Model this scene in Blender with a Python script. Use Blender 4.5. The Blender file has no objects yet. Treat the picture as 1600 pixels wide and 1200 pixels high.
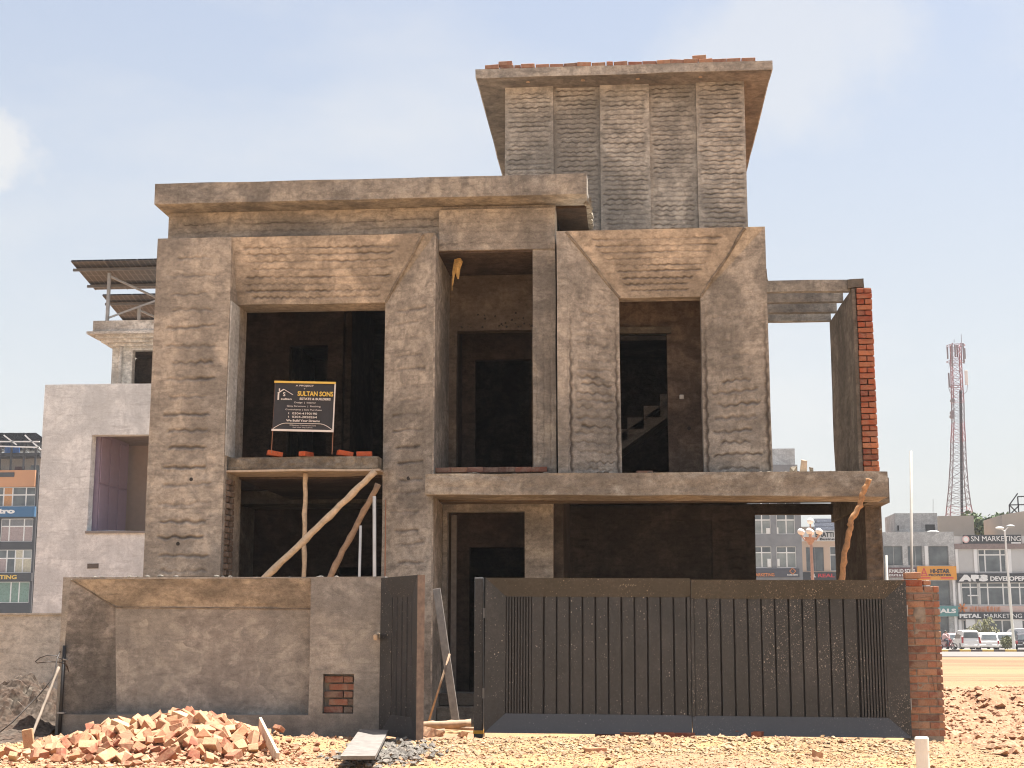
import bpy, bmesh, math, random
import numpy as np
from mathutils import Vector, Matrix, Euler
random.seed(7); RS = np.random.RandomState(11)
S = bpy.context.scene; C = S.collection
R = math.radians

# ------------------------------------------------------------------ camera, sky, sun, exposure
ZC = 1.28
cd = bpy.data.cameras.new('camera'); cam = bpy.data.objects.new('camera', cd); C.objects.link(cam)
cam.location = (0, 0, ZC); cam.rotation_euler = (R(90 + 9.7841), 0, R(4.5077))
cd.lens = 50.625; cd.sensor_width = 36; cd.clip_end = 5000; cd.clip_start = .1
S.camera = cam
try: S.cycles.filter_width = 1.1
except Exception: pass
SUN_EL, SUN_AZ = R(74), R(62)          # azimuth from +Y (behind the house) towards +X (right)
sv = Vector((math.cos(SUN_EL)*math.sin(SUN_AZ), math.cos(SUN_EL)*math.cos(SUN_AZ), math.sin(SUN_EL)))
ld = bpy.data.lights.new('sun', 'SUN'); ld.energy = 4.9; ld.angle = R(.55); ld.color = (1, .97, .925)
lo = bpy.data.objects.new('sun', ld); C.objects.link(lo); lo.rotation_euler = sv.to_track_quat('Z', 'Y').to_euler()
S.view_settings.view_transform = 'Standard'; S.view_settings.look = 'None'
S.view_settings.exposure = 1.68; S.view_settings.gamma = 1
try: S.view_settings.use_curve_mapping = False
except Exception: pass
W = bpy.data.worlds.new('World'); S.world = W; W.use_nodes = True
nt = W.node_tree; N = nt.nodes; L = nt.links
bg = N['Background']; bg.inputs['Strength'].default_value = .0635
sky = N.new('ShaderNodeTexSky'); sky.sky_type = 'NISHITA'; sky.sun_disc = False
sky.sun_elevation = SUN_EL; sky.sun_rotation = SUN_AZ
sky.air_density = 1.0; sky.dust_density = 3.2; sky.ozone_density = 1.2; sky.altitude = 200
tc = N.new('ShaderNodeTexCoord'); mp = N.new('ShaderNodeMapping'); mp.inputs['Scale'].default_value = (1, 1, 2.6)
L.new(tc.outputs['Generated'], mp.inputs['Vector'])
nz = N.new('ShaderNodeTexNoise'); nz.inputs['Scale'].default_value = 3.1; nz.inputs['Detail'].default_value = 7; nz.inputs['Roughness'].default_value = .55
L.new(mp.outputs[0], nz.inputs['Vector'])
rp = N.new('ShaderNodeValToRGB'); rp.color_ramp.elements[0].position = .46; rp.color_ramp.elements[1].position = .78
rp.color_ramp.elements[0].color = (0, 0, 0, 1); rp.color_ramp.elements[1].color = (.6, .6, .6, 1)
L.new(nz.outputs['Fac'], rp.inputs[0])
# pale haze that thickens to the horizon, everywhere round the sky
sx = N.new('ShaderNodeSeparateXYZ'); L.new(tc.outputs['Generated'], sx.inputs[0])
mr = N.new('ShaderNodeMapRange'); mr.inputs[1].default_value = 0; mr.inputs[2].default_value = .55; mr.inputs[3].default_value = .95; mr.inputs[4].default_value = .2
L.new(sx.outputs['Z'], mr.inputs[0])
mh = N.new('ShaderNodeMix'); mh.data_type = 'RGBA'; mh.inputs[7].default_value = (3.85, 3.87, 3.75, 1)
L.new(mr.outputs[0], mh.inputs[0]); L.new(sky.outputs[0], mh.inputs[6])
mc = N.new('ShaderNodeMix'); mc.data_type = 'RGBA'; mc.inputs[7].default_value = (4.4, 4.35, 4.25, 1)
def cloud(prev, ctr, rad, amt, sz=1.6):
    sub = N.new('ShaderNodeVectorMath'); sub.operation = 'SUBTRACT'; sub.inputs[1].default_value = ctr; L.new(tc.outputs['Generated'], sub.inputs[0])
    scl = N.new('ShaderNodeVectorMath'); scl.operation = 'MULTIPLY'; scl.inputs[1].default_value = (1, 1, sz); L.new(sub.outputs[0], scl.inputs[0])
    ln = N.new('ShaderNodeVectorMath'); ln.operation = 'LENGTH'; L.new(scl.outputs[0], ln.inputs[0])
    cn = N.new('ShaderNodeTexNoise'); cn.inputs['Scale'].default_value = .45/rad; cn.inputs['Detail'].default_value = 9; cn.inputs['Roughness'].default_value = .62; L.new(tc.outputs['Generated'], cn.inputs['Vector'])
    m1 = N.new('ShaderNodeMath'); m1.operation = 'MULTIPLY_ADD'; m1.inputs[1].default_value = -rad*3.4; m1.inputs[2].default_value = rad*1.75; L.new(cn.outputs['Fac'], m1.inputs[0])
    ad = N.new('ShaderNodeMath'); ad.operation = 'ADD'; L.new(ln.outputs['Value'], ad.inputs[0]); L.new(m1.outputs[0], ad.inputs[1])
    mm = N.new('ShaderNodeMapRange'); mm.interpolation_type = 'SMOOTHSTEP'; mm.inputs[1].default_value = rad; mm.inputs[2].default_value = rad*.25; mm.inputs[3].default_value = 0; mm.inputs[4].default_value = amt; L.new(ad.outputs[0], mm.inputs[0])
    mx = N.new('ShaderNodeMath'); mx.operation = 'MAXIMUM'; L.new(prev, mx.inputs[0]); L.new(mm.outputs[0], mx.inputs[1]); return mx.outputs[0]
cf = cloud(rp.outputs[0], (-0.398, 0.863, 0.312), .030, .7, 1.1)
cf = cloud(cf, (-0.387, 0.871, 0.303), .022, .35, 1.)
cf = cloud(cf, (0.111, 0.915, 0.389), .11, .45, 1.5)
cf = cloud(cf, (.30, .70, .62), .22, .4); cf = cloud(cf, (-.62, .5, .55), .25, .4)
L.new(cf, mc.inputs[0]); L.new(mh.outputs[2], mc.inputs[6]); L.new(mc.outputs[2], bg.inputs['Color'])

# ------------------------------------------------------------------ helpers
FPX = 2250.0; TH = math.atan(388/FPX); YW = math.atan(180/(FPX/math.cos(TH)))
_fw = np.array([-math.sin(YW)*math.cos(TH), math.cos(YW)*math.cos(TH), math.sin(TH)])
_rt = np.array([math.cos(YW), math.sin(YW), 0.]); _up = np.cross(_rt, _fw)
def at(u, v, Y):                       # photograph pixel -> (X, Z) on the plane at depth Y
    d = _fw*FPX + _rt*(u-800) + _up*(600-v); t = Y/d[1]
    return float(d[0]*t), float(d[2]*t + ZC)

def _hash(ix, iy, iz, s):
    n = (ix*374761393 + iy*668265263 + iz*2147483647 + s*1274126177) & 0xffffffff
    n = ((n ^ (n >> 13))*1274126177) & 0xffffffff
    n = n ^ (n >> 16)
    return (n & 0xffff)/32767.5 - 1
def vn(x, y, z=0., s=0):               # vectorised value noise, -1..1
    x, y, z = np.broadcast_arrays(np.asarray(x, float), np.asarray(y, float), np.asarray(z, float))
    ix, iy, iz = np.floor(x).astype(np.int64), np.floor(y).astype(np.int64), np.floor(z).astype(np.int64)
    fx, fy, fz = x-ix, y-iy, z-iz
    fx, fy, fz = (t*t*(3-2*t) for t in (fx, fy, fz))
    r = 0
    for a in (0, 1):
        for b in (0, 1):
            for c in (0, 1):
                r = r + _hash(ix+a, iy+b, iz+c, s)*(fx if a else 1-fx)*(fy if b else 1-fy)*(fz if c else 1-fz)
    return r
def fbm(x, y, z=0., s=0, o=4):
    r = 0; a = .5
    for k in range(o):
        r = r + a*vn(np.asarray(x)*2**k, np.asarray(y)*2**k, np.asarray(z)*2**k, s+k); a *= .5
    return r
def sst(a, b, x):
    t = np.clip((x-a)/(b-a), 0, 1); return t*t*(3-2*t)

LOC = {}
def tag(o, label=None, cat=None, group=None, kind=None):
    if label: o['label'] = label
    if cat: o['category'] = cat
    if group: o['group'] = group
    if kind: o['kind'] = kind
    return o
def thing(name, label, cat, loc=(0, 0, 0), rot=(0, 0, 0), group=None):
    o = bpy.data.objects.new(name, None); C.objects.link(o); o.location = loc; o.rotation_euler = rot
    o.empty_display_size = .2; LOC[o] = np.array(loc, float)
    return tag(o, label, cat, group)

class MB:
    def __init__(s): s.v = []; s.f = []; s.n = 0; s.a = {}
    def add(s, v, f):
        v = np.asarray(v, float).reshape(-1, 3); s.v.append(v)
        s.f.extend([tuple(i+s.n for i in q) for q in f]); s.n += len(v); return s
    def quad(s, a, b, c, d): return s.add([a, b, c, d], [(0, 1, 2, 3)])
    def poly(s, pts): return s.add(pts, [tuple(range(len(pts)))])
    def hexa(s, p):                    # p: 8 corners, bottom 4 ccw seen from above, then top 4
        return s.add(p, [(3, 2, 1, 0), (4, 5, 6, 7), (0, 1, 5, 4), (1, 2, 6, 5), (2, 3, 7, 6), (3, 0, 4, 7)])
    def box(s, x0, x1, y0, y1, z0, z1, res=None, front=None, fres=.015):
        P = [(x0, y0, z0), (x1, y0, z0), (x1, y1, z0), (x0, y1, z0), (x0, y0, z1), (x1, y0, z1), (x1, y1, z1), (x0, y1, z1)]
        if res is None and front is None: return s.hexa(P)
        for k, q in enumerate([(0, 1, 5, 4), (1, 2, 6, 5), (2, 3, 7, 6), (3, 0, 4, 7), (3, 2, 1, 0), (4, 5, 6, 7)]):
            if k == 0 and front is not None: s.patch(*[P[i] for i in q], fres, front)
            else: s.patch(*[P[i] for i in q], res or .5)
        return s
    def patch(s, a, b, c, d, res, h=None):
        a, b, c, d = (np.array(t, float) for t in (a, b, c, d))
        Wd = max(np.linalg.norm(b-a), np.linalg.norm(c-d)); Ht = max(np.linalg.norm(d-a), np.linalg.norm(c-b))
        nu, nv = max(1, int(math.ceil(Wd/res))), max(1, int(math.ceil(Ht/res)))
        u, v = np.meshgrid(np.linspace(0, 1, nu+1), np.linspace(0, 1, nv+1))
        P = (a*((1-u)*(1-v))[..., None] + b*(u*(1-v))[..., None] + c*(u*v)[..., None] + d*((1-u)*v)[..., None])
        if h is not None:
            n = np.cross((b-a)+(c-d), (d-a)+(c-b)); n /= np.linalg.norm(n)
            # real widths at this row, so tapering panels keep their marks inside
            wl = np.linalg.norm(b-a)*(1-v)+np.linalg.norm(c-d)*v
            hl = Ht
            hh = h(u*wl, v*hl, wl, hl)
            ed = np.minimum(np.minimum(u, 1-u)*Wd, np.minimum(v, 1-v)*Ht)
            P = P + n*(hh*np.clip(ed/.02, 0, 1))[..., None]
        idx = np.arange((nu+1)*(nv+1)).reshape(nv+1, nu+1)
        f = np.stack([idx[:-1, :-1], idx[:-1, 1:], idx[1:, 1:], idx[1:, :-1]], -1).reshape(-1, 4)
        if h is not None and getattr(h, 'mark', None) is not None: s.a[s.n] = h.mark.ravel().copy()
        s.v.append(P.reshape(-1, 3)); s.f.extend(map(tuple, (f+s.n).tolist())); s.n += P.size//3
        return s
    def wall(s, x0, x1, z0, z1, y0, y1, holes=(), res=.6, front=None, fres=.02):
        xs = sorted({x0, x1, *[max(x0, h[0]) for h in holes], *[min(x1, h[1]) for h in holes]})
        zs = sorted({z0, z1, *[max(z0, h[2]) for h in holes], *[min(z1, h[3]) for h in holes]})
        nx, nz = len(xs)-1, len(zs)-1
        ins = lambda i, k: 0 <= i < nx and 0 <= k < nz and not any(h[0]-1e-6 <= xs[i] and xs[i+1] <= h[1]+1e-6 and h[2]-1e-6 <= zs[k] and zs[k+1] <= h[3]+1e-6 for h in holes)
        for i in range(nx):
            for k in range(nz):
                if not ins(i, k): continue
                a, b, c, d = xs[i], xs[i+1], zs[k], zs[k+1]
                if front is None: s.patch((a, y0, c), (b, y0, c), (b, y0, d), (a, y0, d), res)
                else:
                    hf = (lambda X, Z: (lambda u, v, w, hh: front(X+u, Z+v)))(a, c)
                    s.patch((a, y0, c), (b, y0, c), (b, y0, d), (a, y0, d), fres, hf)
                s.patch((b, y1, c), (a, y1, c), (a, y1, d), (b, y1, d), res)
                if not ins(i-1, k): s.patch((a, y1, c), (a, y0, c), (a, y0, d), (a, y1, d), res)
                if not ins(i+1, k): s.patch((b, y0, c), (b, y1, c), (b, y1, d), (b, y0, d), res)
                if not ins(i, k-1): s.patch((a, y1, c), (b, y1, c), (b, y0, c), (a, y0, c), res)
                if not ins(i, k+1): s.patch((a, y0, d), (b, y0, d), (b, y1, d), (a, y1, d), res)
        return s
    def tube(s, pts, rad, n=10, cap=True):
        pts = [np.array(p, float) for p in pts]
        if not hasattr(rad, '__len__'): rad = [rad]*len(pts)
        ref = np.array([0., 0, 1]) if abs((pts[-1]-pts[0])[2]) < .9*np.linalg.norm(pts[-1]-pts[0]) else np.array([1., 0, 0])
        rings = []
        for i, p in enumerate(pts):
            t = pts[min(i+1, len(pts)-1)] - pts[max(i-1, 0)]; t /= np.linalg.norm(t)+1e-9
            a = np.cross(t, ref); a /= np.linalg.norm(a)+1e-9; b = np.cross(t, a)
            for k in range(n):
                q = 2*math.pi*k/n; rings.append(p + rad[i]*(a*math.cos(q)+b*math.sin(q)))
        f = []
        for i in range(len(pts)-1):
            for k in range(n):
                k2 = (k+1) % n; f.append((i*n+k, (i+1)*n+k, (i+1)*n+k2, i*n+k2))
        if cap: f.append(tuple(range(n))); f.append(tuple(reversed([(len(pts)-1)*n+k for k in range(n)])))
        return s.add(rings, f)
    def bar(s, p0, p1, w, h):          # rectangular bar between two points
        p0, p1 = np.array(p0, float), np.array(p1, float); t = (p1-p0)/np.linalg.norm(p1-p0)
        ref = np.array([0, 0, 1.]) if abs(t[2]) < .95 else np.array([0, 1., 0])
        a = np.cross(t, ref); a /= np.linalg.norm(a); b = np.cross(a, t)
        v = [p+a*i*w/2+b*j*h/2 for p in (p0, p1) for i, j in ((-1, -1), (1, -1), (1, 1), (-1, 1))]
        return s.add(v, [(0, 1, 2, 3), (7, 6, 5, 4), (0, 4, 5, 1), (1, 5, 6, 2), (2, 6, 7, 3), (3, 7, 4, 0)])
    def ball(s, c, r, n=10, m=7, sq=(1, 1, 1)):
        v = []; f = []
        for i in range(m+1):
            p = math.pi*i/m
            for k in range(n):
                q = 2*math.pi*k/n
                v.append((c[0]+r*sq[0]*math.sin(p)*math.cos(q), c[1]+r*sq[1]*math.sin(p)*math.sin(q), c[2]+r*sq[2]*math.cos(p)))
        for i in range(m):
            for k in range(n): f.append((i*n+k, (i+1)*n+k, (i+1)*n+(k+1) % n, i*n+(k+1) % n))
        return s.add(v, f)
    def build(s, name, m, parent=None, local=False, wob=0., smooth=False, bevel=0., weld=False, seg=1):
        V = np.concatenate(s.v) if s.v else np.zeros((0, 3))
        if wob:
            q = V*1.1
            D = np.stack([fbm(q[:, 0], q[:, 1], q[:, 2], 31, 3), fbm(q[:, 0], q[:, 1], q[:, 2], 57, 3), fbm(q[:, 0], q[:, 1], q[:, 2], 83, 3)], 1)
            V = V + D*wob
        if parent is not None and not local: V = V - LOC[parent]
        me = bpy.data.meshes.new(name); me.from_pydata(V.tolist(), [], s.f); me.update()
        if s.a:
            A_ = np.zeros(len(V)); 
            for k_, v_ in s.a.items(): A_[k_:k_+len(v_)] = v_
            me.attributes.new('groove', 'FLOAT', 'POINT').data.foreach_set('value', A_.astype(np.float32))
        if weld or bevel:
            b = bmesh.new(); b.from_mesh(me); bmesh.ops.remove_doubles(b, verts=b.verts, dist=.0005)
            b.to_mesh(me); b.free()
        if smooth: me.polygons.foreach_set('use_smooth', [True]*len(me.polygons))
        for mm in (m if isinstance(m, (list, tuple)) else [m]): me.materials.append(mm)
        o = bpy.data.objects.new(name, me); C.objects.link(o)
        if parent is not None: o.parent = parent
        if bevel:
            bm_ = o.modifiers.new('edge', 'BEVEL'); bm_.width = bevel; bm_.segments = seg; bm_.limit_method = 'ANGLE'; bm_.angle_limit = R(40)
        return o

# ------------------------------------------------------------------ materials
def mat(name, base=(.3, .3, .3), rough=.85, metal=0., spec=None):
    m = bpy.data.materials.new(name); m.use_nodes = True; p = m.node_tree.nodes['Principled BSDF']
    p.inputs['Base Color'].default_value = (*base, 1); p.inputs['Roughness'].default_value = rough; p.inputs['Metallic'].default_value = metal
    if spec is not None: p.inputs['Specular IOR Level'].default_value = spec
    return m
class G:                                # small node-graph builder
    def __init__(s, m):
        s.m = m; s.t = m.node_tree; s.p = s.t.nodes['Principled BSDF']
        s.tc = s.t.nodes.new('ShaderNodeTexCoord').outputs['Object']
    def n(s, ty, **kw):
        o = s.t.nodes.new(ty)
        for k, v in kw.items(): setattr(o, k, v)
        return o
    def link(s, a, b): s.t.links.new(a, b)
    def map(s, sc=(1, 1, 1), loc=(0, 0, 0)):
        o = s.n('ShaderNodeMapping'); o.inputs['Scale'].default_value = sc; o.inputs['Location'].default_value = loc
        s.link(s.tc, o.inputs['Vector']); return o.outputs[0]
    def noise(s, scale, detail=6, rough=.55, dist=0., vec=None):
        o = s.n('ShaderNodeTexNoise'); o.inputs['Scale'].default_value = scale; o.inputs['Detail'].default_value = detail
        o.inputs['Roughness'].default_value = rough; o.inputs['Distortion'].default_value = dist
        s.link(vec or s.tc, o.inputs['Vector']); return o.outputs['Fac']
    def ramp(s, fac, stops, interp='LINEAR'):
        o = s.n('ShaderNodeValToRGB'); cr = o.color_ramp; cr.interpolation = interp
        while len(cr.elements) < len(stops): cr.elements.new(.5)
        for e, (p, c) in zip(cr.elements, stops):
            e.position = p; e.color = (*c, 1) if hasattr(c, '__len__') else (c, c, c, 1)
        s.link(fac, o.inputs[0]); return o.outputs[0]
    def mix(s, a, b, fac, mode='MIX'):
        o = s.n('ShaderNodeMix'); o.data_type = 'RGBA'; o.blend_type = mode
        for i, x in ((6, a), (7, b), (0, fac)):
            if hasattr(x, 'is_linked') or hasattr(x, 'node'): s.link(x, o.inputs[i])
            elif i == 0: o.inputs[0].default_value = x
            else: o.inputs[i].default_value = (*x, 1)
        return o.outputs[2]
    def col(s, c): s.link(c, s.p.inputs['Base Color']); return s
    def rough(s, fac, a, b):
        o = s.n('ShaderNodeMapRange'); o.inputs[3].default_value = a; o.inputs[4].default_value = b
        s.link(fac, o.inputs[0]); s.link(o.outputs[0], s.p.inputs['Roughness']); return s
    def bump(s, h, strength=.4, dist=.01, prev=None):
        o = s.n('ShaderNodeBump'); o.inputs['Strength'].default_value = strength; o.inputs['Distance'].default_value = dist
        s.link(h, o.inputs['Height'])
        if prev is not None: s.link(prev, o.inputs['Normal'])
        s.link(o.outputs[0], s.p.inputs['Normal']); return o.outputs[0]

def rng0(g, i, a, b):
    o = g.n('ShaderNodeMapRange'); o.inputs[1].default_value = a; o.inputs[2].default_value = b; g.link(i, o.inputs[0]); return o.outputs[0]
def plaster(name, dark, light, pale, streak=.35, pale_amt=.35, seed=0., damp=0, fine=1.):
    m = mat(name, rough=.93, spec=.2); g = G(m)
    v0 = g.map((1, 1, 1), (seed*3.7, seed*1.9, seed*5.1))
    a = g.noise(.9, 9, .62, .6, v0); b = g.noise(4.5, 8, .6, .8, v0)
    base = g.mix(dark, light, g.ramp(a, [(.42, 0), (.56, 1)]))
    base = g.mix(base, dark, g.ramp(b, [(.40, .7), (.58, 0.)]))
    vs = g.map((5.5, 5.5, .55), (seed*2.2, seed, seed*4))
    st = g.noise(1.3, 8, .6, .3, vs)
    base = g.mix(base, tuple(c*.62 for c in dark), g.mix((0, 0, 0), (streak,)*3, g.ramp(st, [(.52, 0), (.74, 1)])))
    pl = g.noise(1.7, 10, .68, .35, g.map((1, 1, 1.4), (seed*7+4, 2, seed)))
    base = g.mix(base, pale, g.mix((0, 0, 0), (pale_amt,)*3, g.ramp(pl, [(.53, 0), (.7, 1)])))
    hb = g.map((.8, .8, 5), (seed, 3, 1)); tr = g.noise(2.2, 6, .6, .4, hb)   # trowel bands
    base = g.mix(base, tuple(c*.78 for c in dark), g.mix((0, 0, 0), (.6,)*3, g.ramp(tr, [(.54, 0), (.7, 1)])))
    gr = g.noise(75, 4, .7)
    base = g.mix(base, g.ramp(g.noise(15, 7, .72, .3, v0), [(.32, 1-.22*fine), (.5, 1.), (.68, 1+.13*fine)]), 1., 'MULTIPLY')
    base = g.mix(base, g.ramp(g.noise(7, 9, .75, .2, g.map((1, 1, 2.2), (2, seed, 5))), [(.36, 1-.25*fine), (.5, 1.), (.64, 1+.12*fine)]), 1., 'MULTIPLY')
    if damp:
        sz = g.n('ShaderNodeSeparateXYZ'); g.link(g.tc, sz.inputs[0]); nn = g.noise(1.8, 7, .65, .3)
        ma = g.n('ShaderNodeMath', operation='MULTIPLY_ADD'); ma.inputs[1].default_value = -1.3; g.link(nn, ma.inputs[0]); g.link(sz.outputs['Z'], ma.inputs[2])
        base = g.mix(base, tuple(c*.5 for c in dark), g.ramp(ma.outputs[0], [(0, .8), (.0, .8)]) if False else g.ramp(rng0(g, ma.outputs[0], -.75, .1), [(0, .75), (1, 0)]))
    base = g.mix(base, g.ramp(gr, [(.3, .78), (.7, 1.16)]), 1., 'MULTIPLY')
    at_ = g.n('ShaderNodeAttribute'); at_.attribute_name = 'groove'
    base = g.mix(base, g.mix(base, (.44, .42, .41), 1., 'MULTIPLY'), at_.outputs['Fac'])  # comb grooves darkened, their shade painted into the plaster colour
    g.col(base)
    n1 = g.bump(g.noise(9, 9, .72, .5), .75, .018); g.bump(gr, .45, .005, n1)
    return m
PL = plaster('plaster_brown', (.27, .245, .212), (.53, .465, .385), (.64, .59, .52))
PLS = plaster('plaster_lintel_lit', (.29, .26, .225), (.57, .50, .425), (.64, .59, .52), seed=23.3, streak=.15)  # sandier than the jambs; warm ground bounce is also in the colour
PLJ = plaster('plaster_jamb', (.25, .228, .197), (.50, .445, .375), (.62, .575, .51), seed=25.9, streak=.45)
PL2 = plaster('plaster_tower', (.25, .228, .20), (.49, .435, .37), (.62, .58, .52), seed=1.7, pale_amt=.45)
PLG = plaster('plaster_grey', (.22, .203, .18), (.43, .385, .32), (.58, .54, .47), seed=2.9, streak=.45, pale_amt=.5)
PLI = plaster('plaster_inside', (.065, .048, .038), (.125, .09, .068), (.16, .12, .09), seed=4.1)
PLW = plaster('plaster_white_wash', (.58, .625, .64), (.80, .85, .86), (.84, .90, .91), seed=5.3, streak=.3, fine=.4)
PLC = plaster('plaster_cream', (.44, .41, .36), (.58, .545, .48), (.64, .60, .54), seed=6.1, streak=.15, pale_amt=.2)
CON = plaster('raw_concrete', (.15, .13, .105), (.31, .27, .21), (.42, .38, .32), seed=7.7, streak=.5)
FINW = plaster('fresh_reveal', (.52, .52, .49), (.70, .70, .67), (.76, .76, .73), seed=8.8)

def brickmat(name, cols, dust=.3, dustcol=(.5, .36, .24)):
    m = mat(name, rough=.92, spec=.2); g = G(m)
    oi = g.n('ShaderNodeObjectInfo'); r = oi.outputs['Random']
    off = g.n('ShaderNodeVectorMath', operation='ADD'); cmb = g.n('ShaderNodeCombineXYZ')
    mu = g.n('ShaderNodeMath', operation='MULTIPLY'); mu.inputs[1].default_value = 57.3; g.link(r, mu.inputs[0])
    g.link(mu.outputs[0], cmb.inputs[0]); g.link(mu.outputs[0], cmb.inputs[1]); g.link(g.tc, off.inputs[0]); g.link(cmb.outputs[0], off.inputs[1])
    v = off.outputs[0]
    c = g.ramp(r, [(i/(len(cols)-1), k) for i, k in enumerate(cols)])
    n = g.noise(14, 8, .65, .6, v)
    c = g.mix(c, tuple(x*.45 for x in cols[0]), g.ramp(n, [(.52, 0), (.72, .6)]))
    c = g.mix(c, dustcol, g.mix((0, 0, 0), (dust,)*3, g.ramp(g.noise(6, 8, .65, .9, v), [(.42, 0), (.62, 1)])))
    f = g.noise(90, 4, .7, 0, v); c = g.mix(c, g.ramp(f, [(.3, .75), (.7, 1.15)]), 1., 'MULTIPLY')
    g.col(c); n1 = g.bump(n, .6, .008); g.bump(f, .5, .003, n1)
    return m
BRK = brickmat('red_brick', [(.26, .06, .035), (.44, .12, .055), (.17, .045, .035), (.52, .20, .10), (.22, .07, .05), (.36, .11, .06)], .5, (.34, .21, .14))
BRK2 = brickmat('weathered_brick', [(.22, .085, .06), (.36, .16, .10), (.16, .085, .065), (.42, .22, .13), (.26, .11, .08), (.30, .17, .12)], .55, (.36, .28, .21))
RUB = brickmat('rubble_brick', [(.38, .15, .09), (.48, .28, .16), (.26, .08, .05), (.46, .22, .12), (.34, .12, .075), (.50, .35, .20)], .5, (.50, .35, .2))
BRC = brickmat('clean_red_brick', [(.50, .085, .03), (.56, .11, .035), (.46, .07, .03)], .15)
MOR = mat('mortar', rough=.95); g = G(MOR); g.col(g.ramp(g.noise(12, 8, .6), [(.3, (.16, .135, .11)), (.7, (.33, .285, .235))])); g.bump(g.noise(40, 6), .6, .01)

def simple(name, c, rough=.6, metal=0., var=.2, sc=6, bumpd=.002, spec=None):
    m = mat(name, c, rough, metal, spec); g = G(m)
    n = g.noise(sc, 8, .6)
    g.col(g.ramp(n, [(.3, tuple(x*(1-var) for x in c)), (.7, tuple(min(1, x*(1+var)) for x in c))]))
    g.rough(n, max(0, rough-.12), min(1, rough+.12)); g.bump(g.noise(sc*8, 5), .25, bumpd)
    return m
def gatemat(name, speck):
    m = mat(name, rough=.4, metal=.0, spec=.5); g = G(m); g.tc = g.n('ShaderNodeNewGeometry').outputs['Position']
    a = g.noise(2.2, 8, .6, .4)
    c = g.ramp(a, [(.3, (.022, .025, .027)), (.55, (.033, .035, .037)), (.75, (.046, .046, .046))])
    # handling dust, then drops of dried plaster splashed on the sheet
    c = g.mix(c, (.15, .14, .13), g.ramp(g.noise(1.6, 9, .72, .5, g.map((1.6, 1, .7))), [(.52, 0), (.8, .22)]))
    c = g.mix(c, g.ramp(g.noise(26, 6, .7), [(.35, .72), (.65, 1.25)]), 1., 'MULTIPLY')
    for sc, th, k in ((24, .19, 1.), (42, .2, .8), (75, .24, .5)):
        vo = g.n('ShaderNodeTexVoronoi'); vo.inputs['Scale'].default_value = sc
        g.link(g.map((1, 1, .8), (k*9, 0, 0)), vo.inputs['Vector'])
        dot = g.ramp(vo.outputs['Distance'], [(0, 1), (th*.75, 1), (th, 0)])
        sel = g.n('ShaderNodeSeparateColor'); g.link(vo.outputs['Color'], sel.inputs[0])
        on = g.ramp(sel.outputs[0], [(1-speck, 0), (1-speck+.01, 1)], 'CONSTANT')
        msk = g.ramp(g.noise(1.3, 4, .6), [(.4, .15), (.58, 1)])
        f = g.mix(g.mix(dot, on, 1., 'MULTIPLY'), g.mix(msk, (.7, .7, .7), 1., 'MULTIPLY'), 1., 'MULTIPLY')
        c = g.mix(c, (.50, .45, .38), f)
    ge = g.n('ShaderNodeNewGeometry'); sn_ = g.n('ShaderNodeSeparateXYZ'); g.link(ge.outputs['Normal'], sn_.inputs[0])   # faces turned up are lightened, sky light put into the colour
    c = g.mix(c, (.115, .108, .10), g.mix(rng0(g, sn_.outputs['Z'], .1, .5), (.6, .6, .6), 1., 'MULTIPLY'))
    g.col(c); g.rough(a, .30, .5); g.bump(g.noise(120, 4), .12, .001)
    return m
GATE = gatemat('gate_paint', .16); GATE2 = gatemat('gate_paint_splashed', .6)
GDARK = simple('gate_groove', (.016, .014, .013), .7)
WOOD = simple('bamboo_pale', (.60, .46, .31), .7, var=.25, sc=14, bumpd=.005)
WOODD = simple('wood_weathered', (.36, .24, .15), .8, var=.3, sc=11, bumpd=.005)
BRANCH = simple('branch_orange', (.40, .21, .09), .75, var=.35, sc=18, bumpd=.006)
PLANK = simple('grey_plank', (.17, .15, .13), .85, var=.3, sc=12, bumpd=.005)
PLANKL = simple('pale_plank', (.55, .45, .33), .85, var=.2, sc=12, bumpd=.005)
PLY = simple('shuttering_ply', (.50, .40, .30), .8, var=.25, sc=8)
PVC = simple('white_pvc', (.74, .72, .66), .35, var=.12, sc=5)
PVCD = simple('dusty_pvc', (.34, .32, .28), .5)
STEEL = simple('galvanised', (.33, .33, .32), .5, .3)
DKSTEEL = simple('dark_steel', (.05, .05, .055), .5, .3)
BLK = simple('black_rubber', (.02, .02, .02), .6)
WIRE = simple('cable_brown', (.045, .035, .028), .6)
TAPE = simple('yellow_tape', (.75, .38, .02), .5)
FOAM = simple('yellow_foam', (.62, .40, .14), .9, var=.3, sc=30, bumpd=.01)
RUST = simple('rusty_rod', (.34, .16, .09), .8)
GLS = mat('glass_dark', (.10, .115, .12), .12, 0, .6); g = G(GLS); g.col(g.ramp(g.noise(.9, 3), [(.3, (.07, .08, .085)), (.7, (.15, .165, .165))]))
GLP = mat('glass_pale', (.24, .26, .25), .15, 0, .6); g = G(GLP); g.col(g.ramp(g.noise(1.2, 3), [(.3, (.18, .2, .19)), (.7, (.3, .31, .29))]))
WHT = simple('white_paint', (.74, .72, .68), .6, var=.06)
SOLF = simple('panel_cell', (.012, .014, .022), .25, var=.3, sc=3)
SOLB = mat('panel_back', rough=.4); g = G(SOLB)
wv = g.n('ShaderNodeTexBrick'); wv.offset = 0; wv.inputs['Scale'].default_value = 1; wv.inputs['Mortar Size'].default_value = .012
wv.inputs['Brick Width'].default_value = .17; wv.inputs['Row Height'].default_value = .34
for k, c_ in ((0, 'Color1'), (1, 'Color2'), (2, 'Mortar')): wv.inputs[c_].default_value = ((.005, .005, .007, 1), (.008, .007, .009, 1), (.10, .10, .10, 1))[k]
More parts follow.
